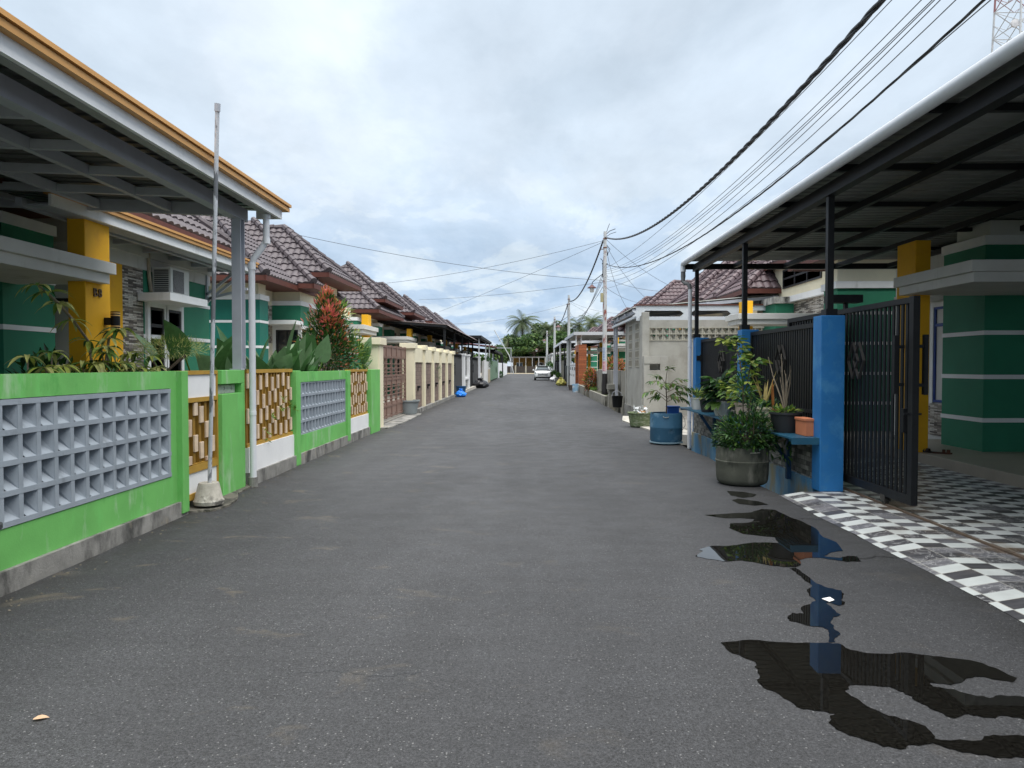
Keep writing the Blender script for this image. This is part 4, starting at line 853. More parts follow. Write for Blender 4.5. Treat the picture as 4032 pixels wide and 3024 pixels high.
# ================================================================ planter drums
dr = thing('planter_drum', 'weathered grey cut down drum planter holding a dense bush, standing on the road', 'planter', (2.93, 9.68, 0))
DRUM = M('weathered_drum', (.085,.088,.07), .85, .25, 3, [((.20,.195,.165), 5, .50, .68, (1,1,.35)), ((.028,.032,.024), 4, .5, .66, (1,1,.5)), ((.24,.17,.09), 2.2, .66, .76, (1,1,.6))], .25, 40)
b = MB(); b.lathe([(0,.01),(.29,.01),(.325,.035),(.338,.08),(.345,.2),(.347,.30),(.354,.315),(.354,.325),(.345,.335),(.345,.42),(.337,.51),(.325,.512),(.325,.44),(0,.44)], (2.925, 9.68), 40); b.build('drum', DRUM, dr, smooth='auto')
b = MB(); b.bar((2.93, 9.332, .455), (3.06, 9.36, .458), .012, .012); b.build('slot', M('pale_slot', (.4,.38,.33), .8), dr)
b = MB(); b.lathe([(0,.455),(.325,.45)], (2.925, 9.68), 24); b.build('soil', EARTH, dr)
d2 = thing('planter_drum', 'blue plastic cut down drum planter with a young tree, on the road edge', 'planter', (2.86, 14.6, 0))
DRB = M('blue_drum', (.035,.115,.20), .6, .16, 2.2, [((.16,.27,.36), 3, .54, .7), ((.02,.05,.07), 5, .60, .70)], .15, 40)
b = MB(); b.lathe([(0,.01),(.28,.01),(.30,.045),(.31,.06),(.325,.1),(.328,.33),(.333,.345),(.328,.36),(.325,.60),(.315,.64),(.30,.64),(.30,.56),(0,.56)], (2.86, 14.6), 40); b.build('drum', DRB, d2, smooth='auto')
b = MB(); b.lathe([(.29,.025),(.335,.03),(.335,.05),(.30,.055)], (2.86, 14.6), 40); b.build('rim', M('pale_blue_rim', (.2,.3,.36), .6), d2)
b = MB(); b.tube([(2.74, 14.295, .58), (2.75, 14.27, .565), (2.79, 14.265, .555), (2.84, 14.27, .565), (2.85, 14.29, .58)], .007, 6); b.tube([(3.185, 14.6, .58), (3.24, 14.6, .5), (3.25, 14.6, .38), (3.19, 14.6, .28)], .006, 6); b.build('handle', M('rope', (.3,.3,.28), .8), d2)
b = MB(); b.lathe([(0,.57),(.30,.57)], (2.86, 14.6), 24); b.build('soil', EARTH, d2)
b = MB(); b.box(2.92, 3.15, 14.72, 14.86, .58, .76); b.box(2.90, 3.17, 14.70, 14.88, .74, .765); tag(b.build('blue_box', M('bright_blue', (.015,.10,.42), .5), bevel=.006), 'small bright blue plastic box perched on the rim of the blue drum', 'box')
gb = thing('rubbish_basket', 'green plastic basket full of rubbish behind the blue drum', 'basket', (3.0, 18.6, 0))
GB = M('green_basket', (.13,.17,.085), .6, .25, 16, [((.26,.29,.2), 9, .52, .58, (1,1,3))], .4, 60)
b = MB(); b.lathe([(0,.01),(.26,.01)]+[(.27+.055*k/8+(.006 if k % 2 else 0), .02+k*.042) for k in range(9)]+[(.35,.36),(.35,.385),(.31,.385),(.25,.05),(0,.05)], (2.98, 18.6), 30); b.build('basket', GB, gb, smooth='auto')
b = MB(); rnd = random.Random(8)
for k in range(26): b.chip((2.98+rnd.uniform(-.2,.2), 18.6+rnd.uniform(-.2,.2), .4+rnd.uniform(-.05,.12)), rnd.uniform(.06,.13), rnd)
b.m = [rnd.randrange(3) for _ in b.m]; tag(b.build('rubbish', [WHITE, M('card', (.3,.17,.08), .8), M('film', (.6,.62,.65), .3)]), 'white and brown packaging heaped in the green basket', 'rubbish', None, 'stuff')
# ================================================================ house with clerestory window behind the carport
h4 = thing('house', 'cream house with clerestory window and green bays behind the black carport posts', 'house', (10, 20, .06))
banded(h4, 1, 7.3, 15, 16.9, 17.65, .06, DGREEN, ztop=3.42, top=False)
b = MB(); sb(b, 1, 7.24, 15, 16.84, 17.7, 3.42, 3.58); b.build('band', WHITE, h4)
b = MB(); sb(b, 1, 8.2, 15, 17.65, 25.5, .06, 3.6); sb(b, 1, 7.32, 15, 16.95, 17.6, 3.58, 4.25); sb(b, 1, 8.05, 15, 17.7, 25.5, 3.72, 4.9); b.build('wall', CREAM, h4)
b = MB(); sb(b, 1, 8.15, 8.2, 17.7, 21.9, .9, 3.54); b.build('stone_panel', STRIP, h4)
b = MB(); sb(b, 1, 8.0, 8.2, 17.7, 23.3, 3.54, 3.72); b.build('band', WHITE, h4)
b = MB(); sb(b, 1, 7.6, 8.4, 21.9, 23.1, .06, 3.5); b.build('wall_bay', DGREEN, h4)
STAINW = M('stained_white', (.50,.50,.47), .8, .1, 3, [((.06,.06,.055), 2.2, .47, .62, (1,1,.5))], .2, 40)
b = MB(); sb(b, 1, 7.52, 8.3, 21.82, 23.2, 3.5, 3.7); b.build('bay_slab', STAINW, h4)
window(h4, 1, 8.04, 19.6, 22.5, 4.0, 4.58, leaves=3, surround=None, transom=4.27)
porch(h4, 1, 6.2, 20.4, 20.95, 5.72, 8.8, 19.4, 20.62, 3.45)
r = newroof(); wing(r, 1, 17.65, 1.25, 6.9, 15, 4.24); wing(r, 1, 24.4, 1.7, 6.9, 15, 4.05); wing(r, 1, 21.3, 2.7, 7.75, 15, 4.85, pitch=.7)
finish_roof(r, h4, TILER)
h5 = thing('house', 'cream house with maroon tiled hips above the concrete block wall', 'house', (10, 30, .06))
b = MB(); sb(b, 1, 8.0, 14, 26.6, 33.8, .06, 4.2); b.build('wall', CREAM, h5)
banded(h5, 1, 7.7, 9, 27, 28, .06, DGREEN); window(h5, 1, 7.99, 29, 30.2, 1, 2.6, leaves=2)
porch(h5, 1, 6.2, 29.2, 29.75, 5.9, 8.6, 28, 29.9)
b = MB(); b.tube([(7.98, 26.5, 3.9), (7.92, 26.5, 3.9)], .09, 12); b.build('round_lamp', LAMPG, h5)
r = newroof(); wing(r, 1, 28.9, 2.4, 7.0, 15, 4.15); wing(r, 1, 30.9, 2.5, 6.95, 15, 4.15); wing(r, 1, 33, 2.3, 7.0, 15, 4.5)
finish_roof(r, h5, TILER)
far_house(1, 41.0, True, 'third tiled row house on the right, behind the white steel canopy and pole', TILER)
FR = far_house(1, 50.6, True, 'fourth tiled row house on the right, over the white fascia canopy', TILER)
copy_thing(FR, (0, 9.8, 0), 'fifth tiled row house on the right, mostly behind the white fascia canopy'); copy_thing(FR, (0, 21, 0), 'sixth tiled row house on the right, behind the dark gutter carport'); copy_thing(FR, (0, 40, 0), 'seventh tiled row house on the right, far behind the parked car'); copy_thing(FR, (0, 58, 0), 'eighth tiled row house on the right, beside the road end')
# ================================================================ bare concrete wall with vents
cwall = thing('concrete_wall', 'tall bare grey plastered wall with a band of square vent blocks and letter post', 'wall', (4.5, 22.4, 0))
b = MB(); b.box(3.6, 3.82, 22.25, 22.45, -.3, 3.27); b.build('pier', PLAST, cwall, bevel=.01)
b = MB(); b.box(3.615, 3.8, 22.45, 25.7, -.3, 3.18); b.box(3.58, 3.82, 25.7, 25.9, -.3, 3.2); b.build('front_wall', PLAST, cwall)
b = MB(); b.box(3.56, 3.86, 22.2, 25.95, -.32, .22); b.build('plinth', CONC, cwall)
b = MB(); b.box(3.82, 7.4, 22.34, 22.46, -.3, 2.39); b.box(3.82, 7.4, 22.34, 22.46, 2.80, 3.03); b.build('side_wall', PLAST, cwall)
VENT = M('vent_block', (.36,.35,.30), .9, .14, 8, None, .25, 80)
b = MB(); n = 17
for k in range(n+1): x = 3.84+k*.205; b.box(x-.016, x+.016, 22.325, 22.47, 2.39, 2.80)
for z in (2.40, 2.595, 2.79): b.box(3.82, 7.4, 22.32, 22.468, z-.017, z+.017)
for k in range(n):
    for rr in range(2):
        x0, z0 = 3.856+k*.205, 2.417+rr*.195; w = .173; h = .161
        b.q((x0, 22.34, z0+h*.95), (x0+w*.35, 22.34, z0+h), (x0+w, 22.42, z0+h*.45), (x0+w*.75, 22.46, z0+h*.2)); b.q((x0+w, 22.34, z0), (x0+w, 22.34, z0+h*.6), (x0+w*.55, 22.44, z0+h*.55), (x0+w*.5, 22.44, z0)); b.box(x0, x0+w*.35, 22.36, 22.4, z0, z0+h*.75); b.box(x0+w*.15, x0+w*.45, 22.34, 22.36, z0, z0+h*.32)
b.build('vent_block', VENT, cwall)
for y in (22.95, 24.45):
    for k in range(5):
        z = 1.55+k*.30; b = MB(); b.box(3.60, 3.625, y, y+.75, z, z+.04); b.box(3.60, 3.625, y, y+.75, z+.22, z+.26)
        for j in range(5): b.box(3.60, 3.625, y+j*.1775, y+j*.1775+.045, z+.04, z+.22)
        b.build('vent', VENT, cwall); b = MB(); b.box(3.606, 3.614, y+.045, y+.71, z+.04, z+.22); b.build('vent_shade', M('vent_shadow', (.13,.115,.09), .9), cwall)  # solid dark panel: the shade inside the vent openings is put into its colour
b = MB(); b.box(3.62, 4.12, 22.0, 22.24, -.2, 1.46); b.box(4.12, 4.36, 22.0, 22.26, -.2, 1.9); b.box(3.62, 4.12, 22.0, 22.24, 1.66, 1.9); b.box(3.62, 3.8, 22.02, 22.24, 1.46, 1.66); b.build('letter_post', PLAST, cwall, bevel=.006)
# white steel canopy behind it
wc = canopy('white steel canopy with hexagon cut truss behind the bare concrete wall', 1, 3.4, 8.2, 22.9, 28.9, 3.45, 3.9, SHEETB, GSTEEL, 0, posty=(28.2, 28.7), wavy=False)
b = MB(); Y = 22.85
for z0, z1 in ((3.36, 3.52), (3.04, 3.17)): b.box(3.5, 8.2, Y-.03, Y+.03, z0, z1)
for x in (3.52, 5.05, 6.55, 8.05):
    b.prism([(x-.04, Y-.03), (x+.16, Y-.03), (x+.16, Y+.03), (x-.04, Y+.03)], 3.17, 3.36)
    for sg_ in (-1, 1):
        xa = x+.06+sg_*.1; b.q((xa, Y-.031, 3.17), (xa+sg_*.12, Y-.031, 3.17), (xa, Y-.031, 3.265)); b.q((xa, Y-.031, 3.36), (xa+sg_*.12, Y-.031, 3.36), (xa, Y-.031, 3.265))
b.box(3.45, 3.55, 22.9, 28.9, 3.12, 3.2); b.build('truss', M('white_steel', (.60,.64,.68), .5, .05, 3), wc)
b = MB(); b.box(3.42, 8.2, 22.78, 22.84, 3.52, 3.56); b.build('trim', FASC, wc)
# ================================================================ low concrete walls, pole beds
lw = thing('low_wall', 'stained waist high concrete wall behind the first utility pole', 'wall', (3.8, 32, 0))
STC = M('stained_concrete', (.27,.26,.225), .95, .22, 1.6, [((.075,.072,.06), 1.8, .52, .66, (1,1,.5)), ((.36,.33,.26), 1.2, .58, .7)], .35, 40)
b = MB(); b.box(3.72, 3.9, 25.96, 36.9, -.3, 1.40); b.box(3.70, 3.92, 36.9, 37.1, -.3, 1.42); b.box(3.72, 3.9, 37.1, 44.6, -.3, 1.33); b.build('wall', STC, lw)
bed = thing('pole_bed', 'low concrete drain kerb around the foot of the first utility pole', 'kerb', (3.4, 33, 0))
b = MB(); b.box(3.22, 3.34, 29.3, 36.8, -.3, .34); b.box(3.34, 3.72, 29.3, 29.42, -.3, .34); b.build('kerb', STC, bed)
b = MB(); b.box(3.34, 3.72, 29.42, 36.8, -.3, .30); b.build('soil', EARTH, bed)
for i, (y, zt, lab) in enumerate(((28.6, .86, 'stubby concrete letter post with a slot nearest the bare concrete wall'), (39.5, .75, 'stubby concrete letter post with a slot beside the brown wood portal'))):
    lp = thing('letter_post', lab, 'post', (3.45, y, 0)); b = MB(); b.box(3.28, 3.62, y-.25, y+.25, -.3, zt-.42); b.box(3.24, 3.66, y-.28, y+.28, zt-.2, zt); b.box(3.32, 3.62, y-.1, y+.25, zt-.42, zt-.2); b.build('post', STC, lp)
k2 = thing('pole_bed', 'low mossy concrete kerb between the letter post and the brown portal', 'kerb', (3.4, 42, 0)); b = MB(); b.box(3.2, 3.34, 40.2, 44.4, -.3, .42); b.box(3.34, 3.72, 44.3, 44.4, -.3, .42); b.build('kerb', STC, k2); b = MB(); b.box(3.34, 3.72, 40.2, 44.3, -.3, .3); b.build('soil', EARTH, k2)
bk = thing('bucket', 'dark bucket with a wire handle beside the bare concrete wall', 'bucket', (3.5, 27.1, 0))
b = MB(); b.lathe([(0,.02),(.17,.02),(.21,.44),(.22,.45),(.2,.45),(.16,.06),(0,.06)], (3.45, 27.1), 22); b.build('body', BLACK, bk, smooth='auto'); b = MB(); b.tube([(3.24, 27.1, .43), (3.28, 27.1, .58), (3.42, 27.1, .66), (3.58, 27.1, .58), (3.66, 27.1, .43)], .012, 6); b.build('handle', GSTEEL, bk)
# brown portal, white gate and far frontages
pt = thing('gate_portal', 'red brown wood clad gate portal standing at the road edge', 'portal', (3.5, 46.8, 0))
b = MB(); b.box(3.3, 3.8, 45.2, 45.75, -.1, 2.95); b.box(3.3, 3.8, 48, 48.4, -.1, 2.95); b.box(3.3, 3.8, 45.75, 48, 2.5, 2.95); b.build('frame', WOODR, pt); b = MB(); b.box(3.6, 3.66, 45.75, 48, .05, 2.5); b.build('door', M('brown_door', (.12,.04,.02), .6), pt)
wg = thing('panel_gate', 'white sheet gate with small black latches next to the brown portal', 'gate', (3.4, 52, 0))
b = MB(); b.box(3.36, 3.42, 48.5, 55, .1, 1.78)
for k in range(4): y = 48.5+k*2.1; b.box(3.33, 3.36, y, y+.2, .1, 1.78)
b.box(3.33, 3.36, 48.5, 55, 1.65, 1.78); b.build('gate', WHITE, wg)
for y in (49.5, 51.6, 53.7):
    b = MB(); b.box(3.31, 3.33, y-.2, y+.2, 1.28, 1.5); b.box(3.31, 3.33, y+.6, y+.85, .85, 1.0); b.build('latch', BLACK, wg)
bg2 = thing('panel_gate', 'black sheet gate between the white gate and the white drainpipe', 'gate', (3.4, 59, 0)); b = MB(); b.box(3.38, 3.44, 55.2, 63, .1, 1.6); b.box(3.34, 3.5, 63, 63.4, 0, 2.1); b.build('gate', BLACK, bg2)
fc = canopy('white fascia canopy with a hipped front over the brown portal', 1, 3.3, 7.5, 49, 61, 3.85, 3.95, SHEETB, WHITE, 0, posty=(56, 60.8), wavy=False, pm=WHITE, fascm=M('pale_grey_fascia', (.50,.53,.56), .5, .05, 3))
b = MB(); b.box(3.4, 3.47, 49.3, 49.7, 2.98, 3.8); b.box(3.74, 3.81, 49.3, 49.7, 2.98, 3.8); b.box(3.3, 3.85, 49.2, 49.8, 2.96, 3.04); b.build('post', WHITE, fc); b = MB(); b.box(3.47, 3.74, 49.35, 49.65, 3.04, 3.8); b.build('stone_panel', MOSAIC2, fc)
canopy('dark carport with white pipe gutter past the white fascia canopy', 1, 3.2, 7.2, 63, 84, 3.75, 3.85, OLD, BLACK, 0, posty=(63.2, 70, 77, 83.5), wavy=False, pm=BLACK, fascm=PVCW)
canopy('small carport on white posts beyond the parked car', 1, 3.3, 7.5, 95, 118, 3.3, 3.8, OLD, WHITE, 0, posty=(95.3, 101, 108, 115), wavy=False, pm=WHITE)
dpp = thing('drainpipe', 'white drainpipe down the corner of the dark carport', 'pipe', (3.2, 68.5, 0)); b = MB(); b.tube([(3.2, 68.4, 3.7), (3.22, 68.4, 3.6), (3.25, 68.4, .1)], .09, 10); b.build('pipe', PVCW, dpp)
for lab, y0, y1, z1, m in (('grey plaster front wall behind the second utility pole', 63.5, 72, 2.1, STC), ('dark slatted front fence beyond the third utility pole', 73, 92, 2.2, BLACK), ('white front wall at the far right end of the road', 93, 132, 2.0, WHITE)):
    b = MB(); b.box(3.45, 3.6, y0, y1, -.2, z1-.3); b.box(3.42, 3.63, y0, y1, z1-.3, z1-.2)
    for k in range(int((y1-y0)/2.4)+1): b.box(3.40, 3.65, y0+k*2.4, y0+k*2.4+.25, -.2, z1)
    tag(b.build('front_wall', m), lab, 'wall')
for y in (34.8, 40.2):
    pass
# yellow pillars seen through the far right carports come with the houses; pots and bags along the kerb
tub('bucket', 'light blue and white bucket at the foot of the brown portal', 'bucket', (2.95, 43), .17, .21, .5, M('pale_blue_plastic', (.30,.50,.68), .45, .2, 4, [((.7,.74,.78), 3, .5, .55, (1,1,2))]))
tub('plant_pot', 'brown broken pot lying beside the light blue bucket', 'pot', (2.98, 46.5), .2, .28, .34, M('brown_pot', (.13,.10,.085), .8, .2, 6))
tub('plant_pot', 'grey pot with grass tuft beside the third utility pole', 'pot', (2.95, 66), .28, .36, .5, M('grey_pot', (.2,.2,.18), .8, .2, 6), 'pots at the kerb')
tub('plant_pot', 'small pale pot next to the grey pot by the third pole', 'pot', (3.1, 62.5), .2, .27, .42, M('pale_pot', (.4,.38,.33), .8, .2, 6), 'pots at the kerb')
bag('yellow green rubbish bag with red top by the white drainpipe', (2.75, 57), .42, M('patterned_bag', (.36,.34,.09), .5, .5, 7, [((.5,.1,.05), 4, .6, .64)], .2, 20), 6, .85)
bag('white rubbish bag on the kerb behind the parked car', (2.85, 72), .5, M('white_bag', (.7,.7,.72), .4, .15, 5, None, .2, 20), 7, .7)
# ================================================================ utility poles, lamps
POLE = M('painted_pole', (.52,.53,.53), .6, .1, 2, [((.26,.06,.045), 3.4, .55, .60, (1,1,.28)), ((.12,.10,.09), 5, .64, .68, (1,1,.3))], .15, 50)
POLEP = M('plain_pole', (.46,.48,.48), .6, .1, 2, [((.3,.3,.3), 3, .55, .7, (1,1,.3))], .1, 50)
REDSH = M('maroon_shade', (.11,.045,.045), .5, .1, 6)
def pole(x, y, h, lab, r=.095, mat=POLE, base=True, z0=0):
    p = thing('utility_pole', lab, 'utility pole', (x, y, z0), 'utility poles along the right kerb')
    b = MB(); b.tube([(x, y, z0-.2), (x, y, z0+(h-z0)*.5), (x, y, h)], [r*1.15, r, r*.72], 14); b.build('pole', mat, p, smooth='auto')
    if base: b = MB(); b.lathe([(r*1.2, z0-.1), (r*1.75, z0+.02), (r*1.28, z0+.18), (r*1.2, z0+.95), (r*1.18, z0+.95)], (x, y), 16); b.build('base_paint', M('black_paint', (.014,.013,.014), .6, .3, 6, [((.07,.03,.02), 5, .6, .7)]), p, smooth='auto')
    b = MB()
    for z in (h-.35, h-.75): b.lathe([(r*.9, z), (r*1.0, z+.02), (r*.9, z+.05)], (x, y), 12)
    b.box(x-.2, x+.02, y-.02, y+.02, h-.8, h-.77); b.build('clamp', RUST, p); return p
def street_lamp(lab, x, y, z, px, pz, col=REDSH, s=1):
    l = thing('street_lamp', lab, 'street lamp', (x, y, z), 'street lamps on the utility poles')
    b = MB(); b.lathe([(0, z+.16*s), (.05*s, z+.15*s), (.09*s, z+.09*s), (.20*s, z+.02*s), (.205*s, z), (.19*s, z), (.05*s, z+.05*s), (0, z+.05*s)], (x, y), 22); b.build('lamp_shade', col, l, smooth='auto')
    b = MB(); b.lathe([(0, z-.19*s), (.07*s, z-.19*s), (.095*s, z-.16*s), (.10*s, z-.02*s), (.08*s, z+.02*s), (0, z+.02*s)], (x, y), 18); b.build('glass_jar', LAMPG, l, smooth='auto')
    b = MB(); b.tube([(x, y, z+.14*s), (x+.02, y, z+.26*s), (x+(px-x)*.35, y, z+.42*s), (x+(px-x)*.8, y, z+.62*s), (px-.1, y, pz), (px-.1, y, pz+.75*s), (px-.2, y, pz+.85*s)], .016, 8)
    b.box(px-.14, px+.12, y-.015, y+.015, pz+.05, pz+.08); b.box(px-.14, px+.12, y-.015, y+.015, pz+.6, pz+.63); b.build('arm', BLACK, l, smooth=True); return l
p1 = pole(3.5, 32, 7.6, 'white utility pole with peeling red rust patches, stickers and black painted foot', z0=.3)
b = MB(); b.box(3.30, 3.42, 31.9, 32.02, 4.45, 4.85); b.build('meter_box', M('meter_beige', (.42,.38,.22), .6), p1)
def sticker(z0, z1, col, bgc, seed):
    rnd = random.Random(seed); b = MB(); r = .108
    def patch(t0, t1, za, zb, rr):
        n = 5
        for k in range(n):
            a, c = t0+(t1-t0)*k/n, t0+(t1-t0)*(k+1)/n
            b.q((3.5+rr*math.cos(a), 32+rr*math.sin(a), za), (3.5+rr*math.cos(c), 32+rr*math.sin(c), za), (3.5+rr*math.cos(c), 32+rr*math.sin(c), zb), (3.5+rr*math.cos(a), 32+rr*math.sin(a), zb))
    patch(R(-165), R(-55), z0, z1, r); n0 = len(b.f); z = z0+.03
    while z < z1-.06:
        w = rnd.uniform(10, 22); patch(R(-115-w), R(-115+w), z, z+.035, r+.003); z += rnd.uniform(.06, .085)
    b.m = [0]*n0+[1]*(len(b.f)-n0); b.build('sticker', [bgc, col], p1)
sticker(1.84, 2.45, M('sticker_blue', (.12,.22,.42), .6), M('sticker_white', (.5,.55,.62), .6), 2); sticker(1.35, 1.80, M('sticker_red', (.45,.1,.14), .6), M('sticker_pink', (.58,.4,.43), .6), 3)
street_lamp('street lamp with maroon shade and frosted jar on the rusty first utility pole', 2.92, 32, 5.08, 3.5, 5.55, s=1)
p2 = pole(3.4, 57.6, 7.3, 'second grey utility pole along the kerb, rising behind the white fascia canopy', .12, POLEP, False)
street_lamp('street lamp with dark maroon shade on the second utility pole', 2.55, 57.6, 4.7, 3.4, 5.5, s=1.3)
p3 = pole(3.35, 85.6, 7.5, 'third grey utility pole along the kerb, standing just past the parked car', .15, POLEP, False)
street_lamp('street lamp with pale glass jar hanging from the third utility pole', 2.1, 85.6, 4.6, 3.35, 5.3, s=1.3)
p4 = pole(3.3, 116, 7.3, 'fourth and most distant grey utility pole at the end of the kerb', .17, POLEP, False)
street_lamp('most distant street lamp, small shade on the fourth utility pole', 1.6, 116, 4.2, 3.3, 5.2, s=1.5)
# ---------------------------------------------------------------- cables
CAB = M('cable_black', (.020,.021,.024), .5, .1, 3, None, 0)
CABG = M('cable_grey', (.09,.095,.105), .5, .1, 3, None, 0)
def cable(lab, pts, r, n=40, mat=CAB, twist=False, group=None):
    # quadratic through three points
    (a, m, e) = [Vector(p) for p in pts]
    tm = (m-a).length/((m-a).length+(e-m).length); out = []
    for k in range(n+1):
        t = k/n; l0 = (t-tm)*(t-1)/(tm); l1 = t*(t-1)/(tm*(tm-1)); l2 = t*(t-tm)/(1-tm)
        out.append(a*l0+m*l1+e*l2)
    b = MB()
    if twist:
        for ph in (0, 2.09, 4.19):
            b.tube([p+Vector((math.cos(k*.9+ph), 0, math.sin(k*.9+ph)))*r*.62 for k, p in enumerate(out)], r*.62, 6)
    else: b.tube(out, r, 5)
    return tag(b.build('power_cable', mat), lab, 'cable', group or 'overhead cables')
cable('thick twisted black power cable swooping from the rusty pole over the right carport', [(3.5,32,7.35), (3.5,15.82,5.2), (3.5,-9,7.35)], .029, 260, twist=True)
hi = [(5.95,5.52,5.82),(5.88,5.10,5.52),(5.8,5.01,5.42),(5.7,4.94,5.40),(5.55,4.80,5.35),(5.35,4.66,5.22)]
nm = ['highest', 'second highest', 'third highest', 'fourth highest', 'fifth highest', 'sixth highest']
Ye = [8.41,7.8,7.62,7.56,7.47,7.22]
def ext(a, m, e, yend):  # carry the quadratic on to yend
    ys_ = [a[1], m[1], e[1]]; zs_ = [a[2], m[2], e[2]]
    def zq(y): return sum(zs_[i]*math.prod((y-ys_[j])/(ys_[i]-ys_[j]) for j in range(3) if j != i) for i in range(3))
    xx = 3.5+.03*(32-yend); return [a, m, (xx, yend, zq(yend))]
for k in range(6):
    cable(f'{nm[k]} of the thin straight cables running from the rusty pole above the right carport', ext((3.5,32,hi[k][0]), (3.93,17.74,hi[k][1]), (4.23,Ye[k],hi[k][2]), 1.5), .006, 30, CABG)
cable('loosely twisted black cable just above the lowest thin cable over the right carport', ext((3.55,32,6.15), (3.93,17.72,4.56), (4.26,6.77,5.0), 1.5), .0135, 130, twist=True)
cable('lowest thin cable over the right carport, closest to its white gutter', ext((3.5,32,5.05), (3.93,17.72,4.52), (4.26,6.70,4.96), 1.5), .006, 30, CABG)
for lab, p in (('cable from the pole top across the sky to the left row house roofs', [(3.45,32,7.2),(-1,34.2,6.5),(-7.5,38,6.02)]),
    ('cable from the pole top dropping to a far left house roof', [(3.45,32,7.15),(-1.5,43,6.4),(-7,57,5.95)]),
    ('long thin cable from the cream house ridge on the left to the rusty pole', [(3.45,32,5.42),(-2,28.6,5.55),(-8,24.6,6.15)]),
    ('thin cable from the lamp bracket to the third left house roof', [(3.45,32,5.35),(-2.2,42,5.75),(-8,52.7,6.5)]),
    ('cable from the second pole to the far left roofs', [(3.4,57.6,6.6),(-1.5,60,5.6),(-6.5,63,5.3)]), ('cable from the third pole to the far left canopies', [(3.3,85.6,6.8),(-.8,88,5.6),(-6,92,5.2)]), ('low cable from the third pole to the left road end', [(3.3,85.6,6.6),(-1,95,4.9),(-6,104,4.3)]),
    ('steep cable from the rusty pole down to the white steel canopy', [(3.55,32,6.9),(4.6,37,5.8),(6,42,4.8)]), ('steep cable from the rusty pole to the maroon hip above the vent wall', [(3.55,32,7.0),(5.3,37,6.0),(7.5,42,5.15)]),
    ('cable from the rusty pole to the flat maroon ridge on the right', [(3.55,32,7.25),(5.6,35,6.35),(8,38.3,5.72)]), ('nearly level cable from the lamp bracket to the right house roof', [(3.55,32,5.5),(5.5,35.5,5.45),(8,39.7,5.72)]), ('thin cable from the meter box to the far maroon roof on the right', [(3.55,32,5.1),(5.4,38,5.1),(7.5,44.6,5.5)]),
    ('cable from the second pole sloping to the white fascia canopy', [(3.45,57.6,6.7),(5,55,5.5),(6.8,52,4.3)]), ('slack cable from the second pole to a right roof ridge', [(3.45,57.6,6.8),(5.6,56,5.9),(8.5,54,5.6)])):
    cable(lab, p, .0085, 24, CABG, group='service drop cables')
cable('thick twisted cable hanging between the rusty first pole and the second pole', [(3.42,32,7.2),(3.4,44,6.2),(3.4,57.6,6.85)], .034, 160, twist=True)
for k, (sg_, zz) in enumerate(((4.35, 5.9), (4.5, 5.7), (4.7, 5.5), (4.9, 5.2))):
    cable(f'{["lowest","second lowest","third lowest","fourth lowest"][k]} slack wire of the bundle between the first and second poles', [(3.45,32,zz),(3.3-.02*k,48.7,sg_),(3.38,57.6,5.5+.25*k)], .011, 30, CABG)
cable('thick cable between the second pole and the third pole', [(3.4,57.6,6.9),(3.35,71,5.9),(3.35,85.6,7.0)], .035, 100, twist=True)
cable('thick cable between the third pole and the most distant pole', [(3.35,85.6,7.0),(3.3,101,6.0),(3.3,116,6.8)], .04, 60)
b = MB(); rnd = random.Random(4)
for k in range(6):
    a = rnd.uniform(0, 6.28); b.tube([(3.5, 32, 7.1), (3.5+.25*math.cos(a), 32+.1*math.sin(a), 6.75+rnd.uniform(-.2,.1)), (3.5+.1*math.cos(a+1), 32, 6.5+rnd.uniform(-.15,.1))], .012, 5)
b.tube([(3.52,32,7.45),(3.7,32,7.62),(3.95,31.9,7.7)], .016, 5); b.tube([(3.52,32,7.4),(3.62,32,7.75),(3.7,32,7.95)], .012, 5); b.tube([(3.52,32,7.35),(3.75,32,7.5),(3.98,31.9,7.56)], .012, 5); b.build('cable_tail', CAB, p1)
# ================================================================ lattice tower
tw = thing('lattice_tower', 'red and white lattice radio tower with dish antennas behind the right carport', 'tower', (48, 70, 0))
RS = M('tower_red', (.30,.13,.13), .6, .1, 3); WS = M('tower_white', (.5,.5,.5), .6, .1, 3)  # red greyed so the colour itself carries haze and backlight
def hw(z): return 2.9-(z/55)*1.5
for k in range(21):
    z0, z1 = k*2.6, (k+1)*2.6; b = MB(); m = RS if (k//2) % 2 else WS
    c0 = [(48+hw(z0)*sx, 70+hw(z0)*sy, z0) for sx, sy in ((-1,-1),(1,-1),(1,1),(-1,1))]; c1 = [(48+hw(z1)*sx, 70+hw(z1)*sy, z1) for sx, sy in ((-1,-1),(1,-1),(1,1),(-1,1))]
    for j in range(4):
        j2 = (j+1) % 4; b.bar(c0[j], c1[j], .13, .13); b.bar(c0[j], c1[j2], .06, .06); b.bar(c0[j2], c1[j], .06, .06); b.bar(c1[j], c1[j2], .06, .06)
        mid = (Vector(c0[j])+Vector(c0[j2]))/2; b.bar(mid, (Vector(c0[j])+Vector(c1[j]))/2, .04, .04); b.bar(mid, (Vector(c0[j2])+Vector(c1[j2]))/2, .04, .04)
    b.build('tower_section', m, tw)
for i, (x, z, rr) in enumerate(((45.6, 33.6, .36), (45.3, 36.4, .42), (45.5, 38.0, .6), (46.2, 31.2, .3))):
    b = MB(); b.lathe([(0,-.1),(rr*.6,-.05),(rr,.12),(rr,.3),(0,.34)], (0,0), 18); b.v = [(x+p[0], 68.4-p[2], z+p[1]) for p in b.v]; b.tube([(x, 68.5, z), (46.6, 68.7, z)], .05, 6); b.build('dish_antenna', M('antenna_white', (.6,.58,.58), .5), tw)
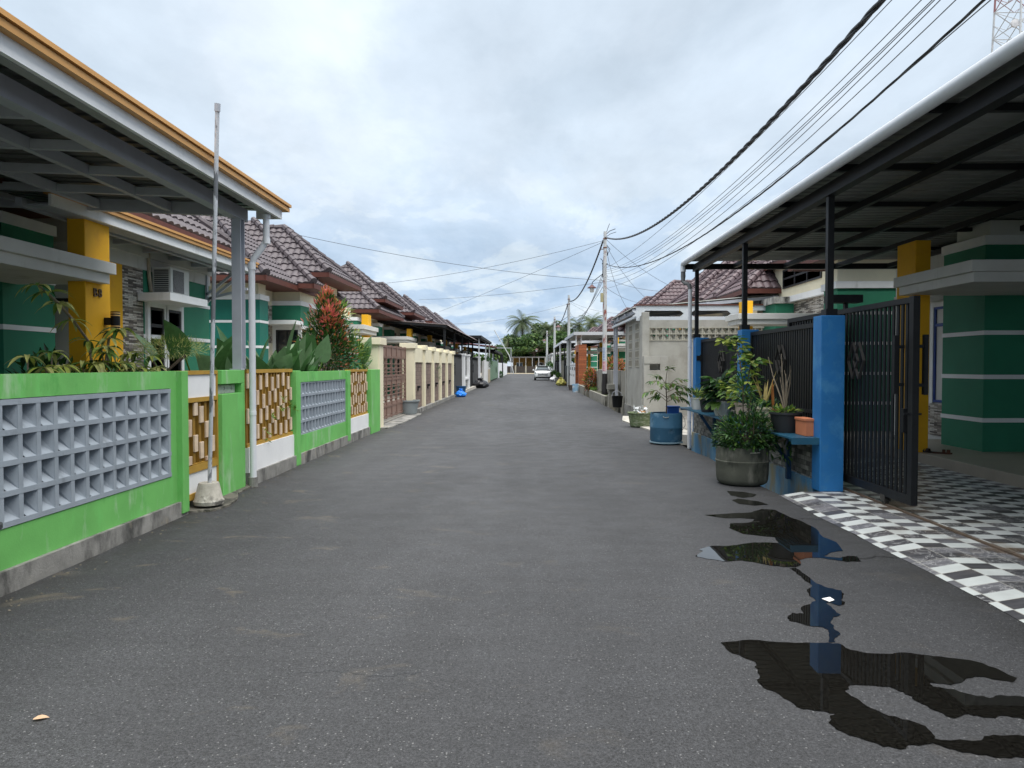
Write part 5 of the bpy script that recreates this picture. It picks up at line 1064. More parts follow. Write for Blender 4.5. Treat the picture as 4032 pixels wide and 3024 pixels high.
# ================================================================ parked car
car = thing('parked_car', 'white crossover car parked facing the camera at the right kerb far down the road', 'car', (1.75, 79, 0))
CW = M('car_white', (.70,.72,.74), .22, .02, 2, None, 0, spec=.6); CB = M('car_black', (.014,.014,.016), .5, .1, 5, None, 0); CG = M('car_glass', (.09,.105,.11), .05, .05, 2, None, 0, spec=.9)  # glass colour lightened to carry the sky's reflection
cx, cy = 1.75, 77
def ring(y, w, z0, zm, zt, wt=.93): return [(cx-w*.88, cy+y, z0), (cx-w, cy+y, z0+.12), (cx-w, cy+y, zm), (cx-w*wt, cy+y, zt), (cx-w*.4, cy+y, zt+.03), (cx+w*.4, cy+y, zt+.03), (cx+w*wt, cy+y, zt), (cx+w, cy+y, zm), (cx+w, cy+y, z0+.12), (cx+w*.88, cy+y, z0)]
def loft(b, rings):
    n = len(rings[0]); i0 = len(b.v)
    for r_ in rings: b.v += r_
    for k in range(len(rings)-1):
        for j in range(n): j2 = (j+1) % n; b.f.append((i0+k*n+j, i0+k*n+j2, i0+(k+1)*n+j2, i0+(k+1)*n+j)); b.m.append(b.i)
    b.f.append(tuple(i0+j for j in range(n-1, -1, -1))); b.m.append(b.i); b.f.append(tuple(i0+(len(rings)-1)*n+j for j in range(n))); b.m.append(b.i)
b = MB(); loft(b, [ring(0,.70,.34,.6,.78), ring(.1,.82,.26,.62,.90), ring(.35,.89,.24,.7,.97), ring(1.2,.91,.24,.78,1.07), ring(2.6,.91,.24,.8,1.10), ring(3.9,.90,.26,.8,1.08), ring(4.3,.82,.34,.7,.98)]); body = b.build('body', CW, car, smooth='auto')
b = MB(); loft(b, [ring(1.05,.80,1.05,1.055,1.06,.95), ring(1.85,.80,1.05,1.2,1.50,.76), ring(2.6,.80,1.05,1.2,1.56,.76), ring(3.5,.79,1.05,1.2,1.50,.74), ring(4.15,.74,1.05,1.08,1.12,.85)]); b.build('cabin', CG, car, smooth='auto')
b = MB(); loft(b, [ring(1.78,.62,1.47,1.475,1.50,.95), ring(2.6,.63,1.53,1.56,1.585,.95), ring(3.6,.60,1.46,1.48,1.50,.95)]); 
for s_ in (-1, 1): b.bar((cx+s_*.79, cy+1.1, 1.07), (cx+s_*.61, cy+1.85, 1.50), .06, .05); b.bar((cx+s_*.80, cy+2.7, 1.08), (cx+s_*.62, cy+2.65, 1.55), .05, .05)
b.build('roof', CW, car, smooth='auto')
b = MB(); b.box(cx-.55, cx+.55, cy-.035, cy+.1, .56, .76)
for k in range(4): b.box(cx-.53, cx+.53, cy-.05, cy-.03, .58+k*.045, .60+k*.045)
b.build('grille', M('grille_silver', (.35,.36,.37), .35, .1, 5), car); b = MB(); b.tube([(cx, cy-.06, .68), (cx, cy-.045, .68)], .06, 14); b.build('badge', M('badge_dark', (.15,.15,.16), .3), car)
b = MB(); b.box(cx-.80, cx+.80, cy-.02, cy+.2, .26, .40); b.box(cx-.6, cx+.6, cy-.05, cy, .30, .40); b.build('lower_bumper', CB, car)
for s_ in (-1, 1):
    b = MB(); b.prism([(cx+s_*.50, cy-.01), (cx+s_*.80, cy+.08), (cx+s_*.86, cy+.3), (cx+s_*.5, cy+.12)][::s_], .78, .86); b.build('headlight', M('headlight', (.10,.11,.12), .1, .1, 9), car)
    b = MB(); b.box(cx+s_*.93, cx+s_*1.10, cy+1.35, cy+1.5, 1.06, 1.22); b.box(cx+s_*.85, cx+s_*.95, cy+1.4, cy+1.46, 1.07, 1.11); b.build('mirror', CW, car, bevel=.03)
    for y in (.85, 3.45):
        b = MB(); b.tube([(cx+s_*.72, cy+y, .33), (cx+s_*.92, cy+y, .33)], .33, 24); wh = b.build('wheel', CB, car, smooth='auto'); b = MB(); b.tube([(cx+s_*.9, cy+y, .33), (cx+s_*.93, cy+y, .33)], .21, 16); b.build('rim', GSTEEL, wh)
b = MB(); b.box(cx-.26, cx+.26, cy-.07, cy-.05, .44, .54); b.build('number_plate', M('plate_white', (.6,.6,.58), .5), car)
# ================================================================ road end
eb = thing('house', 'low ochre walled house facing down the road at its far end', 'house', (1, 158, 0))
b = MB(); b.box(-3, 7, 158, 165, 0, 3.3); b.build('wall', M('ochre_wall', (.36,.20,.05), .7, .2, 1), eb); b = MB(); b.box(-3.4, 7.4, 155, 165.5, 3.3, 3.5); b.build('roof', M('flat_roof_grey', (.4,.4,.4), .7), eb)
for x in (-2.2, 2.4): window_y(eb, x, x+1.2, 157.95, .8, 2.2)
ec = thing('carport', 'white post canopies in front of the ochre house at the road end', 'carport', (1, 154, 0))
for k in range(7): 
    b = MB(); x = -3+k*1.4; b.box(x-.07, x+.07, 153.9, 154.05, 0, 3.4); b.build('post', WHITE, ec)
b = MB(); b.box(-3.3, 5.8, 153.8, 156, 3.4, 3.55); b.build('roof_sheet', GSTEEL, ec)
ef = thing('fence', 'dark slatted fence with pale capped posts across the road end', 'fence', (0, 152.6, 0))
b = MB(); b.box(-10, 9, 152.55, 152.65, .1, 1.5); b.build('panel', M('dark_slats', (.07,.06,.055), .8, .3, 3), ef)
for k in range(9): b = MB(); x = -9+k*2.2; b.box(x-.15, x+.15, 152.4, 152.75, 0, 1.7); b.build('post', M('pale_post', (.45,.43,.36), .8), ef)
b = MB(); b.tube([(-5.2, 139, 0), (-7.4, 139, 7.2)], .09, 8); b.v = [(x, y, z) for x, y, z in b.v]
tag(MB().tube([(-2.6, 140, 0), (-3.4, 140, 3.5), (-6.4, 140, 8.6)], .09, 8).build('leaning_pole', POLEP), 'thin white pole leaning left at the far end of the road', 'pole')
tag(MB().box(-6.6, -6.5, 138, 138.1, 0, 5.2).box(-6.6, -3, 138, 138.1, 5.0, 5.1).box(-3.1, -3, 138, 138.1, 0, 5).build('pipe_frame', PVCG), 'tall thin pipe frame standing at the left end of the road', 'frame')
# ================================================================ foliage
LD = leafmat('leaf_dark', (.018,.055,.014), .4); LM_ = leafmat('leaf_mid', (.04,.11,.02), .45); LL = leafmat('leaf_light', (.11,.21,.035), .5)
LY = leafmat('leaf_yellow', (.28,.34,.06), .5); LV = leafmat('leaf_variegated', (.36,.38,.13), .45); LR = leafmat('leaf_red', (.50,.12,.10), .45); LRO = leafmat('leaf_orange', (.40,.16,.05), .45)
LB = leafmat('leaf_blue_green', (.035,.085,.05), .5); LBIG = leafmat('leaf_broad', (.045,.115,.035), .32, .25, .15); LBIG2 = leafmat('leaf_broad_pale', (.10,.18,.085), .3, .25, .12)
BARK = M('bark', (.09,.07,.05), .9, .3, 12, None, .4, 40); TWIG = M('twig', (.20,.165,.12), .9, .2, 12, None, .2)
def sphere_dir(r): 
    while True:
        v = Vector((r.uniform(-1,1), r.uniform(-1,1), r.uniform(-1,1)))
        if .05 < v.length < 1: return v.normalized()
def bush(root, rnd, c, rx, ry, rz, n, ll, lw, mats, weights, shape=None, droop=.3, seg=2, name='crown', inner=.35, upward=.3, colour=None):
    b = MB(); c = Vector(c)
    for _ in range(n):
        d = sphere_dir(rnd); t = rnd.uniform(inner, 1)**.6; k = shape(d.z) if shape else 1
        p = c+Vector((d.x*rx*t*k, d.y*ry*t*k, d.z*rz*t)); d2 = (d+Vector((rnd.gauss(0,.4), rnd.gauss(0,.4), rnd.gauss(upward,.4)))).normalized()
        b.i = colour(p, rnd) if colour else rnd.choices(range(len(mats)), weights)[0]; b.leaf(p, d2, ll*rnd.uniform(.7,1.25), lw*rnd.uniform(.75,1.2), droop, seg, rnd.uniform(-.6,.6))
    return b.build(name, mats, root)
# --- variegated shrub behind the near green wall
rnd = random.Random(11)
v = thing('shrub', 'tall arching variegated shrub with drooping yellow edged leaves above the breeze blocks', 'shrub', (-4.5, 6.6, .06))
st = MB(); lf = MB()
def whorl(p, n, L, w, spread=1.0):
    for k in range(n):
        a = 6.283*k/n+rnd.uniform(-.3,.3); d = Vector((math.cos(a)*spread, math.sin(a)*spread, rnd.uniform(-.3,.45)))
        lf.i = rnd.choices((0,1,2,3), (2,5,4,2))[0]; lf.leaf(p, d, L*rnd.uniform(.75,1.2), w*rnd.uniform(.8,1.15), rnd.uniform(1.1,1.9), 5, rnd.uniform(-.3,.3), .35)
stems = [[(-4.45,7.3,.1),(-4.45,7.25,1.3),(-4.5,7.21,1.85),(-4.5,6.97,2.05),(-4.5,6.75,2.2),(-4.5,6.6,2.28),(-4.5,6.47,2.34)], [(-4.45,7.3,.1),(-4.4,7.3,1.5),(-4.36,7.33,1.88),(-4.3,7.42,1.98)], [(-4.45,7.4,.1),(-4.4,7.5,1.2),(-4.3,7.7,1.72)], [(-4.45,7.4,.1),(-4.4,7.6,1.2),(-4.25,7.95,1.7)],
  [(-4.45,7.2,.1),(-4.4,7.0,1.2),(-4.3,6.95,1.62)], [(-4.45,7.0,.1),(-4.3,6.5,1.2),(-4.2,6.1,1.58)], [(-4.45,7.2,.1),(-4.3,7.2,1.2),(-4.2,7.25,1.62)], [(-4.45,7.3,.1),(-4.35,7.3,1.2),(-4.3,7.1,1.78)], [(-4.45,7.4,.1),(-4.3,7.6,1.2),(-4.2,7.6,1.55)], [(-4.45,7.4,.1),(-4.3,7.8,1.2),(-4.2,8.0,1.58)]]
for i, s in enumerate(stems):
    st.tube(s, [.013]*(len(s)-1)+[.005], 6)
    for k in range(1, len(s)):
        if s[k][2] > 1.45: whorl(Vector(s[k]), 8 if i else 7, .22, .045)
        if i and s[k][2] > 1.3: whorl((Vector(s[k])*.75+Vector(s[k-1])*.25), 7, .22, .045)
for k in range(22):
    q = Vector((-4.35+rnd.uniform(-.15,.15), rnd.choice((rnd.uniform(6.9,8.0), rnd.uniform(6.0,8.0))), rnd.uniform(1.45,1.75))); st.tube([(q.x, q.y, .6), q], .007, 5); whorl(q, 7, .22, .042)
st.build('stem', TWIG, v); lf.build('foliage', [LM_, LV, LY, LL], v)
v2 = thing('shrub', 'small flat topped pale bush beside the yellow stripe of house B8', 'shrub', (-5.2, 10.1, .06))
b = MB(); b.tube([(-5.2,10.1,.06),(-5.2,10.1,1.5),(-5.0,10.3,1.75)], .025, 6); b.tube([(-5.2,10.1,1.4),(-5.3,9.9,1.7)], .016, 6); b.build('trunk', BARK, v2)
bush(v2, rnd, (-5.15,10.25,1.86), .48, .62, .15, 1500, .07, .03, [LV, LL, LM_], (4,3,1), seg=1)
v3 = thing('shrub', 'dark dense shrub low behind the variegated leaves by the porch window', 'shrub', (-5.6, 7.9, .06))
bush(v3, rnd, (-5.9,8.6,1.05), .4, .5, .7, 600, .14, .06, [LD, LM_, LL], (4,3,1), name='foliage')
# --- broad leaved clump
rnd = random.Random(21)
for lab, c, n in (('clump of very broad paddle leaves between the downpipe and the red tipped bush', (-4.7, 12.5), 60), ('clump of broad paddle leaves to the left of the carport column', (-4.75, 11.2), 6), ('second clump of broad paddle leaves beside the red tipped bush', (-4.8, 13.6), 8)):
    p = thing('broad_leaf_plant', lab, 'plant', (*c, .06), 'broad paddle leaved plants'); lf = MB(); st = MB()
    for k in range(n):
        a = rnd.uniform(0, 6.28); r0 = rnd.uniform(.05,.5); base = Vector((c[0]+.5*r0*math.cos(a), c[1]+1.3*r0*math.sin(a), .06)); d = Vector((math.cos(a)*.42, math.sin(a)*.42, rnd.uniform(.75,1.3))); h = rnd.uniform(.95, 1.45) if k > 4 else rnd.uniform(1.5,1.75)
        top = base+d.normalized()*h*1.05; st.tube([base, base.lerp(top,.6)+Vector((0,0,.05)), top], [.022,.016,.012], 6); lf.i = rnd.choices((0,1),(3,2))[0]
        lf.leaf(top, d+Vector((rnd.gauss(0,.25), rnd.gauss(0,.25), .3)), rnd.uniform(.48,.72), rnd.uniform(.32,.44), rnd.uniform(.1,1.0), 8, rnd.uniform(-1.2,1.2), rnd.uniform(.08,.4), .6)
    st.build('stem', LL, p); lf.build('foliage', [LBIG, LBIG2], p, smooth=True)
# --- red tipped conical bush
rnd = random.Random(31)
rb = thing('shrub', 'conical red tipped bush behind the green wall with grey lattice blocks', 'shrub', (-4.45, 15.9, .06))
def rcol(p, r):
    h = (p.z-1.35)/2.2; out = math.hypot(p.x+4.45, p.y-15.8)
    t = h+.35*r.random()+(.15 if out > .45 else 0)-.2
    return r.choices((0,1,2,3), (0,1,2,6) if t > .98 else ((1,2,2,2) if t > .72 else ((5,4,1,.6))))[0]
b = MB(); b.tube([(-4.45,15.8,.06),(-4.43,15.8,1.4),(-4.45,15.8,3.0)], [.05,.035,.01], 8); b.build('trunk', BARK, rb)
bush(rb, rnd, (-4.45,15.8,1.9), .66, .72, 1.40, 5200, .12, .042, [LD, LM_, LRO, LR], None, shape=lambda z: (1.03-.22*z-.30*max(0, z)**2)*rnd.uniform(.8, 1.12), seg=2, colour=rcol, droop=.15, upward=.5, inner=.2)
for dx, dy, hz in ((-.02, .05, 3.22), (.10, .32, 2.95), (.12, -.34, 2.8), (.2, .05, 2.6)):
    bush(rb, rnd, (-4.45+dx,15.8+dy,hz-.15), .14, .16, .26, 160, .12, .04, [LRO, LR], (1,3), seg=2, upward=.8)
yb = thing('shrub', 'fresh green shrub with yellow flower heads next to the red tipped bush', 'shrub', (-4.3, 17.1, .06))
bush(yb, rnd, (-4.25,17.0,1.75), .42, .45, .55, 700, .20, .035, [LM_, LL, LY], (3,4,1), droop=.3); bush(yb, rnd, (-4.5,16.9,2.8), .26, .28, .26, 220, .22, .035, [LL, LY], (3,1), droop=.4)
b = MB(); b.tube([(-4.3,17.1,.06),(-4.3,17.05,1.8),(-4.5,16.9,2.8)], .018, 6); b.build('stem', BARK, yb)
for q in ((-4.02,16.8,2.4),(-4.0,17.0,2.02),(-3.98,16.9,1.8)): bush(yb, rnd, q, .07, .07, .06, 60, .06, .02, [LY], (1,), name='flower_head')
bn = thing('broad_leaf_plant', 'single upright pale leaf plant against the first cream gate pillar', 'plant', (-4.05, 17.45, .06), 'broad paddle leaved plants')
b = MB(); b.leaf((-3.98,17.2,1.62), (.18,.25,1), .75, .26, .35, 7, .5, .12); b.leaf((-3.98,17.3,1.5), (.3,.5,.6), .4, .12, .3, 5, .2, .2); b.build('foliage', [LBIG2], bn, smooth=True); b = MB(); b.tube([(-4.05,17.45,.06),(-3.98,17.2,1.64)], .018, 6); b.build('stem', LL, bn)
cr = thing('climbing_plant', 'pale green sprigs poking out through the slatted panel beside the downpipe', 'plant', (-3.8, 10.6, .5))
b = MB()
for (y, z, n) in ((10.95,.98,9),(10.55,.93,7),(10.2,.85,5),(10.0,.60,5),(11.15,.93,8),(10.7,1.1,4)):
    for k in range(n): b.i = k % 2; a = rnd.uniform(0,6.28); b.leaf((-3.70,y+rnd.gauss(0,.05),z+rnd.gauss(0,.04)), (.6,math.cos(a),math.sin(a)*.7), rnd.uniform(.07,.12), .03, .5, 2, rnd.uniform(-.5,.5))
b.build('foliage', [LL, LY], cr)
cr2 = thing('climbing_plant', 'thin green tuft hanging on the third cream brick panel', 'plant', (-3.7, 29.6, .8))
bush(cr2, rnd, (-3.66,29.4,1.3), .10, .55, .32, 260, .10, .03, [LB, LM_], (1,1), seg=1, name='foliage')
for lab, q, r0 in (('palm seedling over the far white plaster fence', (-3.75,68.5,1.9), .7), ('weedy shrub at the foot of the far white wall', (-3.5,95,.4), .5)):
    t = thing('shrub', lab, 'shrub', q); bush(t, rnd, q, r0*.5, r0*1.2, r0*.6, 300, .3, .06, [LB, LM_], (1,1), name='foliage')
# --- right side pots
def pot(lab, c, rb_, rt, h, mat, z=.713, ribs=0, wave=0):
    p = thing('potted_plant', lab, 'potted plant', (*c, z), 'pots on the blue shelf'); b = MB(); n = 40
    prof = [(0,z),(rb_,z),(rb_*1.02,z+.01),((rb_+rt)/2*1.03,z+h*.5),(rt*.98,z+h*.88),(rt*1.07,z+h*.9),(rt*1.07,z+h),(rt*.96,z+h),(rt*.9,z+h*.85),(0,z+h*.85)]
    b.lathe(prof, c, n)
    if ribs:
        i = 0
        for k, (r, zz) in enumerate(prof):
            for j in range(n):
                if 2 <= k <= 4 and j % 2: x, y, w = b.v[i]; b.v[i] = (c[0]+(x-c[0])*.94, c[1]+(y-c[1])*.94, w)
                i += 1
    b.build('pot', mat, p, smooth='auto'); b = MB(); b.lathe([(0,z+h*.87),(rt*.92,z+h*.87)], c, 18); b.build('soil', EARTH, p); return p
rnd = random.Random(41)
PW = M('pot_white', (.62,.62,.60), .45, .05, 5); PB = M('pot_black', (.028,.03,.033), .5, .12, 5); PP = M('pot_pink', (.50,.40,.34), .6, .06, 5); PC = M('pot_cream', (.58,.53,.40), .6, .1, 3, [((.30,.15,.09), 3, .52, .62)])
p = pot('white pot of grassy leaves at the far end of the blue shelf', (3.47,14.5), .10, .13, .24, PW); b = MB()
for k in range(60): b.i = k % 3; a = rnd.uniform(0,6.28); b.leaf((3.47,14.5,.93), (math.cos(a)*.6,math.sin(a)*.6,rnd.uniform(.5,1.3)), rnd.uniform(.25,.42), .022, 1.1, 5)
b.build('foliage', [LL, LY, LM_], p)
p = pot('black pot with arching strap leaves, second from the far shelf end', (3.46,13.65), .11, .15, .25, PB); b = MB()
for k in range(70): b.i = rnd.randrange(3); a = rnd.uniform(0,6.28); b.leaf((3.46,13.65,.95), (math.cos(a)*.8,math.sin(a)*.8,rnd.uniform(.4,1.1)), rnd.uniform(.25,.45), .03, 1.4, 5)
b.build('foliage', [LL, LM_, LY], p)
p = pot('ribbed white pot holding dark lobed leaves', (3.47,12.65), .12, .185, .25, PW, ribs=1); b = MB()
for k in range(46):
    b.i = rnd.choices((0,1),(5,1))[0]; a = rnd.uniform(0,6.28); st_ = Vector((3.47,12.65,.95))+Vector((math.cos(a)*rnd.uniform(.05,.2),math.sin(a)*rnd.uniform(.05,.3),rnd.uniform(.05,.42))); d = Vector((math.cos(a),math.sin(a),rnd.uniform(-.1,.5)))
    for j in range(3): b.leaf(st_, d+Vector((rnd.gauss(0,.4),rnd.gauss(0,.4),rnd.gauss(0,.2))), rnd.uniform(.2,.32), .09, .7, 4, rnd.uniform(-.5,.5))
for k in range(8): b.i = 2; a = rnd.uniform(3,4.8); b.leaf((3.47-.1,12.6,.95), (math.cos(a),math.sin(a),.2), .3, .12, 1.9, 5)
b.build('foliage', [LD, LM_, LL], p)
p = pot('pale pink pot with a tall climbing stem of yellow green round leaves', (3.47,11.35), .12, .16, .30, PP); b = MB(); s = MB()
pts = [(3.47,11.4,.98),(3.50,11.6,1.4),(3.49,11.75,1.75),(3.45,11.9,2.0),(3.36,12.1,2.09)]; s.tube(pts, [.014,.012,.010,.008,.004], 6); s.tube([(3.47,11.4,.98),(3.45,11.2,1.3),(3.46,11.05,1.62),(3.42,10.9,1.72)], [.012,.01,.008,.004], 6)
for base_ in ((pts, 46), ([(3.47,11.4,.98),(3.45,11.2,1.3),(3.46,11.05,1.62),(3.42,10.9,1.72)], 16), ([(3.46,11.5,1.0),(3.4,12.0,1.2),(3.38,12.2,1.35)], 20)):
    P_, n = base_
    for k in range(n):
        t = (k+.5)/n*(len(P_)-1); i = int(t); q = Vector(P_[i]).lerp(Vector(P_[i+1]), t-i); a = rnd.uniform(0,6.28)
        for j in range(4): d = Vector((math.cos(a+j*.5),math.sin(a+j*.5),rnd.uniform(-.4,.3))); b.i = rnd.choices((0,1,2),(4,4,2))[0]; b.leaf(q+d*rnd.uniform(.04,.2), d, rnd.uniform(.09,.14), .075, .5, 3, rnd.uniform(-.8,.8))
s.build('stem', BARK, p); b.build('foliage', [LY, LL, LM_], p)
p = pot('cream pot stained brown with spiky grey green strap leaves', (3.46,10.25), .11, .165, .30, PC); b = MB()
for k in range(70): b.i = rnd.choices((0,1,2),(4,2,1))[0]; a = rnd.uniform(0,6.28); b.leaf((3.46+rnd.gauss(0,.04),10.3+rnd.gauss(0,.06),.98), (math.cos(a)*.9,math.sin(a)*.9,rnd.uniform(.3,1.1)), rnd.uniform(.16,.34), .04, .9, 4)
for k in range(7): b.i = 3; a = rnd.uniform(0,6.28); b.leaf((3.46,10.4,.98), (math.cos(a)*.35,math.sin(a)*.6,1.1), rnd.uniform(.4,.62), .035, .25, 5)
for y_, h_ in ((9.98,.52),(10.02,.42)): b.i = 4; b.leaf((3.45,y_,.98), (-.05,0,1), h_*.85, .028, .3, 4)
b.build('foliage', [LB, LL, LM_, leafmat('leaf_straw', (.38,.30,.10), .6), LRO], p)
p = pot('black plastic pot with bare grey branches, nearest the big blue pillar', (3.46,9.55), .15, .20, .27, PB, wave=1); b = MB()
for k, (dx, dy, h) in enumerate(((-.12,.35,.78),(.0,.18,.82),(.02,.06,.55),(-.06,-.02,.72),(.02,-.12,.6),(.05,.2,.6),(-.02,-.2,.66),(.02,.28,.5))):
    b.tube([(3.46,9.55,.94),(3.46+dx*.3,9.55+dy*.25,.94+h*.3),(3.46+dx*.8+rnd.gauss(0,.02),9.55+dy*.7,.94+h*.65),(3.46+dx,9.55+dy,.94+h)], [.012,.010,.007,.004], 6)
b.build('branch', TWIG, p); bush(p, rnd, (3.46,9.58,.985), .17, .17, .03, 120, .08, .04, [LL, LM_, LY], (2,2,1), seg=2, name='foliage')
for y, lab in ((9.14, 'terracotta orange trough wedged between the black pot and the big blue pillar'), (9.92, 'second terracotta orange trough, half hidden behind the black pot')):
    b = MB(); b.prism([(3.50,y-.17),(3.62,y-.17),(3.62,y+.17),(3.50,y+.17)], .713, .93); b.box(3.49, 3.63, y-.18, y+.18, .90, .935); tag(b.build('trough', M('terracotta', (.55,.19,.09), .7, .08, 5), bevel=.006), lab, 'planter')
# plants in the drums
rnd = random.Random(51)
b = MB(); tr = MB(); root = dr
for k in range(26):
    a = rnd.uniform(0,6.28); e = Vector((2.93+.42*math.cos(a)*rnd.random(), 9.68+.42*math.sin(a)*rnd.random(), rnd.uniform(.6,1.0))); q = Vector((2.93+.08*math.cos(a), 9.68+.08*math.sin(a), .44)); tr.tube([q, q.lerp(e,.5)+Vector((rnd.gauss(0,.03),rnd.gauss(0,.03),.02)), e], [.010,.007,.003], 5)
dp_ = thing('shrub', 'dense dark green bush growing in the grey planter drum', 'shrub', (2.93,9.68,.45)); tr.build('branch', BARK, dp_)
bush(dp_, rnd, (2.98,9.68,.68), .42, .42, .28, 1500, .088, .034, [LD, LM_, LL, LB], (5,4,1.2,2), droop=.4, upward=.2, name='foliage', inner=.15)
b = MB()
for k in range(420):
    a = rnd.uniform(0,6.28); rr = rnd.uniform(.2,.37); b.i = rnd.choices((0,1,2),(3,3,1))[0]; b.leaf((2.93+rr*math.cos(a),9.68+rr*math.sin(a),rnd.uniform(.5,.66)), (math.cos(a),math.sin(a),rnd.uniform(-.5,.5)), .075, .035, .8, 2, rnd.uniform(-.5,.5))
b.build('foliage', [LD, LM_, LL], dp_)
for (dx, dy, h, n) in ((-.02,-.05,1.45,70),(.12,.0,1.2,60),(.2,.05,1.05,60),(.38,-.02,.72,50),(.52,-.1,.60,40)):
    b = MB(); b.tube([(2.93,9.68,.45),(2.93+dx*.5,9.68+dy,.45+(h-.45)*.6),(2.93+dx,9.68+dy,h)], [.010,.008,.004], 5); b.build('branch', BARK, dp_)
    bush(dp_, rnd, (2.93+dx,9.68+dy,h-.16), .13, .13, .2, n, .115, .032, [LM_, LB, LL], (3,3,1), droop=.6, name='foliage', inner=.1)
b = MB(); tr = MB()
tp = thing('shrub', 'young tree with drooping olive leaflets growing in the blue drum', 'shrub', (2.86,14.6,.57))
tr.tube([(2.86,14.6,.56),(2.87,14.6,.9),(2.84,14.58,1.25),(2.87,14.6,1.47)], [.016,.013,.010,.004], 7)
for (ex, ey, ez, z0) in ((-.42,.0,1.05,.95),(-.36,-.2,1.28,1.1),(-.2,.2,1.38,1.2),(.35,-.1,1.3,1.15),(.48,.1,1.02,.95),(.52,-.15,1.12,1.05),(.3,.25,1.18,1.1),(.04,-.05,1.52,1.4),(-.28,.1,.92,.88),(.2,-.2,.95,.9),(-.1,-.3,1.2,1.1),(.42,.0,.88,.85)):
    q0 = Vector((2.86,14.6,z0)); q1 = Vector((2.86+ex,14.6+ey,ez)); qm = q0.lerp(q1,.5)+Vector((0,0,.1)); tr.tube([q0,qm,q1], [.007,.005,.003], 5)
    for k in range(13):
        t = .3+.7*k/12; q = q0.lerp(qm,t*2) if t < .5 else qm.lerp(q1,t*2-1); sd = 1 if k % 2 else -1; ax = (q1-q0).normalized(); sv = ax.cross(Vector((0,0,1))).normalized()*sd
        b.i = rnd.choices((0,1,2),(3,3,2))[0]; b.leaf(q, sv*.6+ax*.55+Vector((0,0,rnd.uniform(-.7,.1))), rnd.uniform(.14,.2), .045, .9, 4, rnd.uniform(-.4,.4))
tr.build('branch', BARK, tp); b.build('foliage', [LM_, LL, leafmat('leaf_olive', (.12,.13,.04), .5)], tp)
# croton bushes behind the low wall and round the letter post
for lab, c, rx, rz in (('red and orange leaved croton bush rising behind the low stained wall', (4.1,33.4,1.45), .5, .5), ('orange brown croton bush beside the concrete letter post', (3.45,38.2,.85), .34, .6)):
    t = thing('shrub', lab, 'shrub', (c[0],c[1],.1)); bush(t, rnd, c, rx, rx*1.2, rz, 900, .2, .06, [LRO, LR, LM_, LY], (4,2,3,1), name='foliage'); MB().tube([(c[0],c[1],.05),c], .03, 6).build('stem', BARK, t)
for lab, c, r0 in (('weeds round the foot of the third utility pole', (3.1,80,.5), .6), ('tall green weeds and shrub behind the parked car', (3.0,88,1.1), 1.1), ('small grass tuft in the grey kerb pot', (2.95,66,.65), .32)):
    t = thing('shrub', lab, 'shrub', c); bush(t, rnd, c, r0*.7, r0, r0*.8, 500, .3*r0+.08, .06*r0+.03, [LM_, LL, LD], (2,1,2), name='foliage')
gt_ = MB()
for k in range(500): x, y = rnd.uniform(3.36,3.7), rnd.uniform(37.2,40); gt_.leaf((x,y,.3), (rnd.gauss(0,.3),rnd.gauss(0,.3),1), rnd.uniform(.1,.25), .02, .4, 2)
tag(gt_.build('grass', LL), 'grass growing in the drain bed behind the letter post', 'grass', None, 'stuff')
# ================================================================ trees beyond the road end
TD = leafmat('tree_dark', (.028,.062,.018), .6, .2); TM = leafmat('tree_mid', (.055,.115,.028), .6, .2); TL = leafmat('tree_light', (.12,.19,.05), .6, .2); PD = leafmat('palm_dark', (.055,.085,.03), .55, .2); PL = leafmat('palm_light', (.10,.13,.05), .55, .2)
def tree(lab, x, y, h, rx, rz, n, seed, mats=(0,1,2), flat=1, chip=.42):
    r = random.Random(seed); t = thing('tree', lab, 'tree', (x, y, 0), 'trees beyond the road end'); b = MB(); cz = h-rz
    b.tube([(x,y,0),(x+.2,y,cz*.6),(x,y,cz)], [.35,.28,.2], 8); cl = []
    for k in range(16):
        d = sphere_dir(r); p = Vector((x+d.x*rx*.68, y+d.y*rx*.68, cz+d.z*rz*.68)); cl.append((p, r.uniform(.26,.48)*rx, r.uniform(.22,.38)*rz)); b.tube([(x,y,cz*.8), Vector((x,y,cz*.8)).lerp(p,.6)+Vector((0,0,.3)), p], [.16,.09,.04], 5)
    b.build('trunk', BARK, t); b = MB()
    for k in range(n):
        p, a, c = r.choice(cl); d = sphere_dir(r); q = p+Vector((d.x*a, d.y*a, d.z*c*flat))*r.uniform(.55,1.05); b.i = r.choices((0,1,2),(4,4,1.6))[0]; b.chip(q, chip*r.uniform(.6,1.3), r)
    b.build('crown', [TD, TM, TL], t); return t
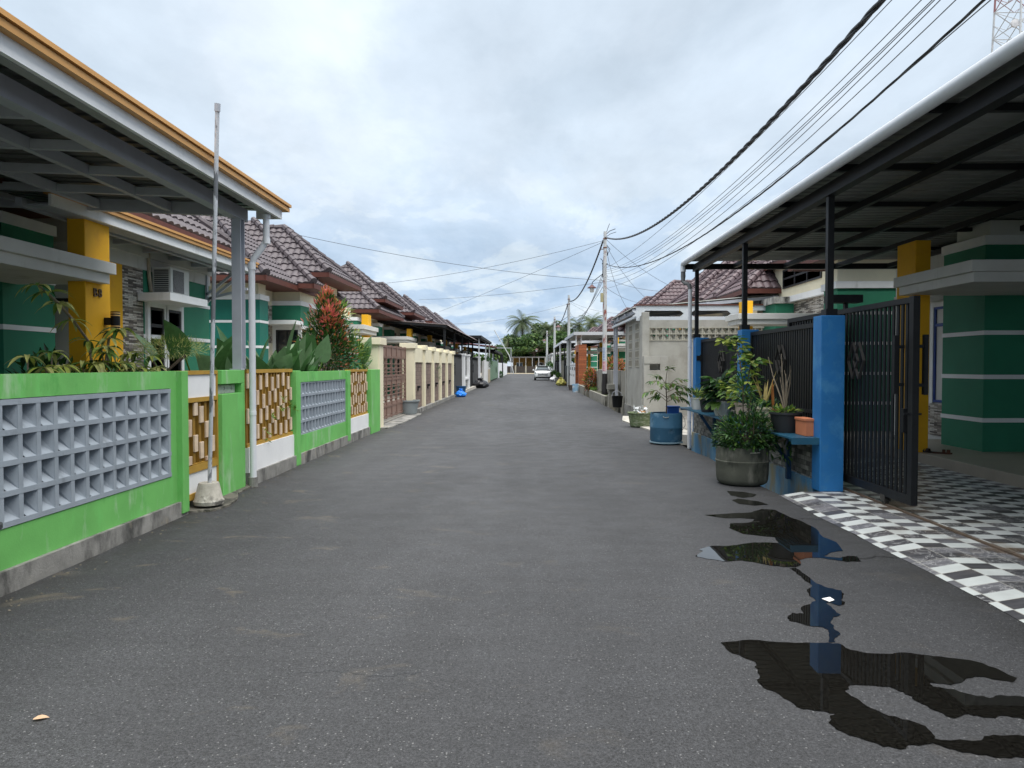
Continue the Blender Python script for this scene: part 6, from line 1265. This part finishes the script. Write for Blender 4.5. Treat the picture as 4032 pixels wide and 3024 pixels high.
def palm(lab, x, y, h, seed, n=26, L=3.6):
    r = random.Random(seed); t = thing('palm_tree', lab, 'palm tree', (x, y, 0), 'coconut palms beyond the road end'); b = MB(); lean = r.uniform(-.6,.6); b.tube([(x-lean,y,0),(x-lean*.4,y,h*.5),(x,y,h)], [.24,.18,.15], 8); b.build('trunk', BARK, t); b = MB()
    for k in range(n):
        a = r.uniform(0,6.28); el = r.uniform(-.7,1.25); d = Vector((math.cos(a)*math.cos(el), math.sin(a)*math.cos(el), math.sin(el))); p = Vector((x,y,h)); prev = p; b.i = r.choices((0,1),(3,1.5))[0]; m = 12
        for j in range(m):
            d = (d+Vector((0,0,-.13))).normalized(); q = prev+d*L/m; sd = d.cross(Vector((0,0,1))).normalized(); w = .85*math.sin(math.pi*(j+1.2)/(m+1.6))**.6
            for s_ in (-1,1):
                for u in (0,.5):
                    a0 = prev.lerp(q,u); a1 = prev.lerp(q,u+.32); tip = a0+sd*s_*w+d*.4+Vector((0,0,-.55*w)); b.q(a0, a1, tip)
            prev = q
    b.build('crown', [PD, PL], t); return t
palm('tallest coconut palm with a full shaggy crown left of the wood', -1.0, 160, 11.4, 1, 52, 4.4); palm('ragged small palm at the left edge of the wood', -4.2, 158, 7.4, 2, 12, 3)
palm('coconut palm in the middle of the wood behind the third pole', 5.2, 165, 9.6, 3, 40, 3.8); palm('coconut palm rising right of the middle of the wood', 9.2, 170, 11, 4, 36, 3.8); palm('slim coconut palm at the right edge of the wood', 12.3, 168, 11, 5, 32, 3.4)
palm('coconut palm behind the maroon roofs right of the rusty pole', 14.4, 158, 11.2, 6, 40, 3.6); palm('partly hidden coconut palm behind the rusty pole', 17.4, 160, 10.3, 7, 30, 3.2)
tree('tall dark tree rising above the middle of the wood', 4.0, 170, 13.4, 3.4, 5.4, 4200, 1); tree('wide spreading tree in front of the wood', 1.4, 156, 9.0, 6.4, 3.6, 6500, 2, flat=.8); tree('bushy tree on the right of the wood behind the third pole', 7.5, 158, 9.6, 4.6, 4.2, 5000, 3)
tree('low thin tree on the far left of the wood', -6.0, 150, 6.6, 3.2, 2.4, 1500, 4, chip=.3); tree('mid green tree between the palms', 8.6, 173, 12.4, 4.2, 5, 3600, 5); tree('low tree filling in behind the ochre house', 3.5, 152.5+12, 5.4, 5.2, 2.6, 3000, 6); tree('tree behind the far right roofs', 11.5, 162, 9.6, 3.8, 3.8, 2800, 7)
tree('low dark tree behind the left road end fence', -2.6, 166, 9.2, 4.6, 4, 3400, 8); tree('distant tree beyond the left row houses', -12, 165, 6, 4, 3, 1500, 9); tree('distant tree behind the right row houses', 18.5, 172, 9, 4, 4, 1600, 10)
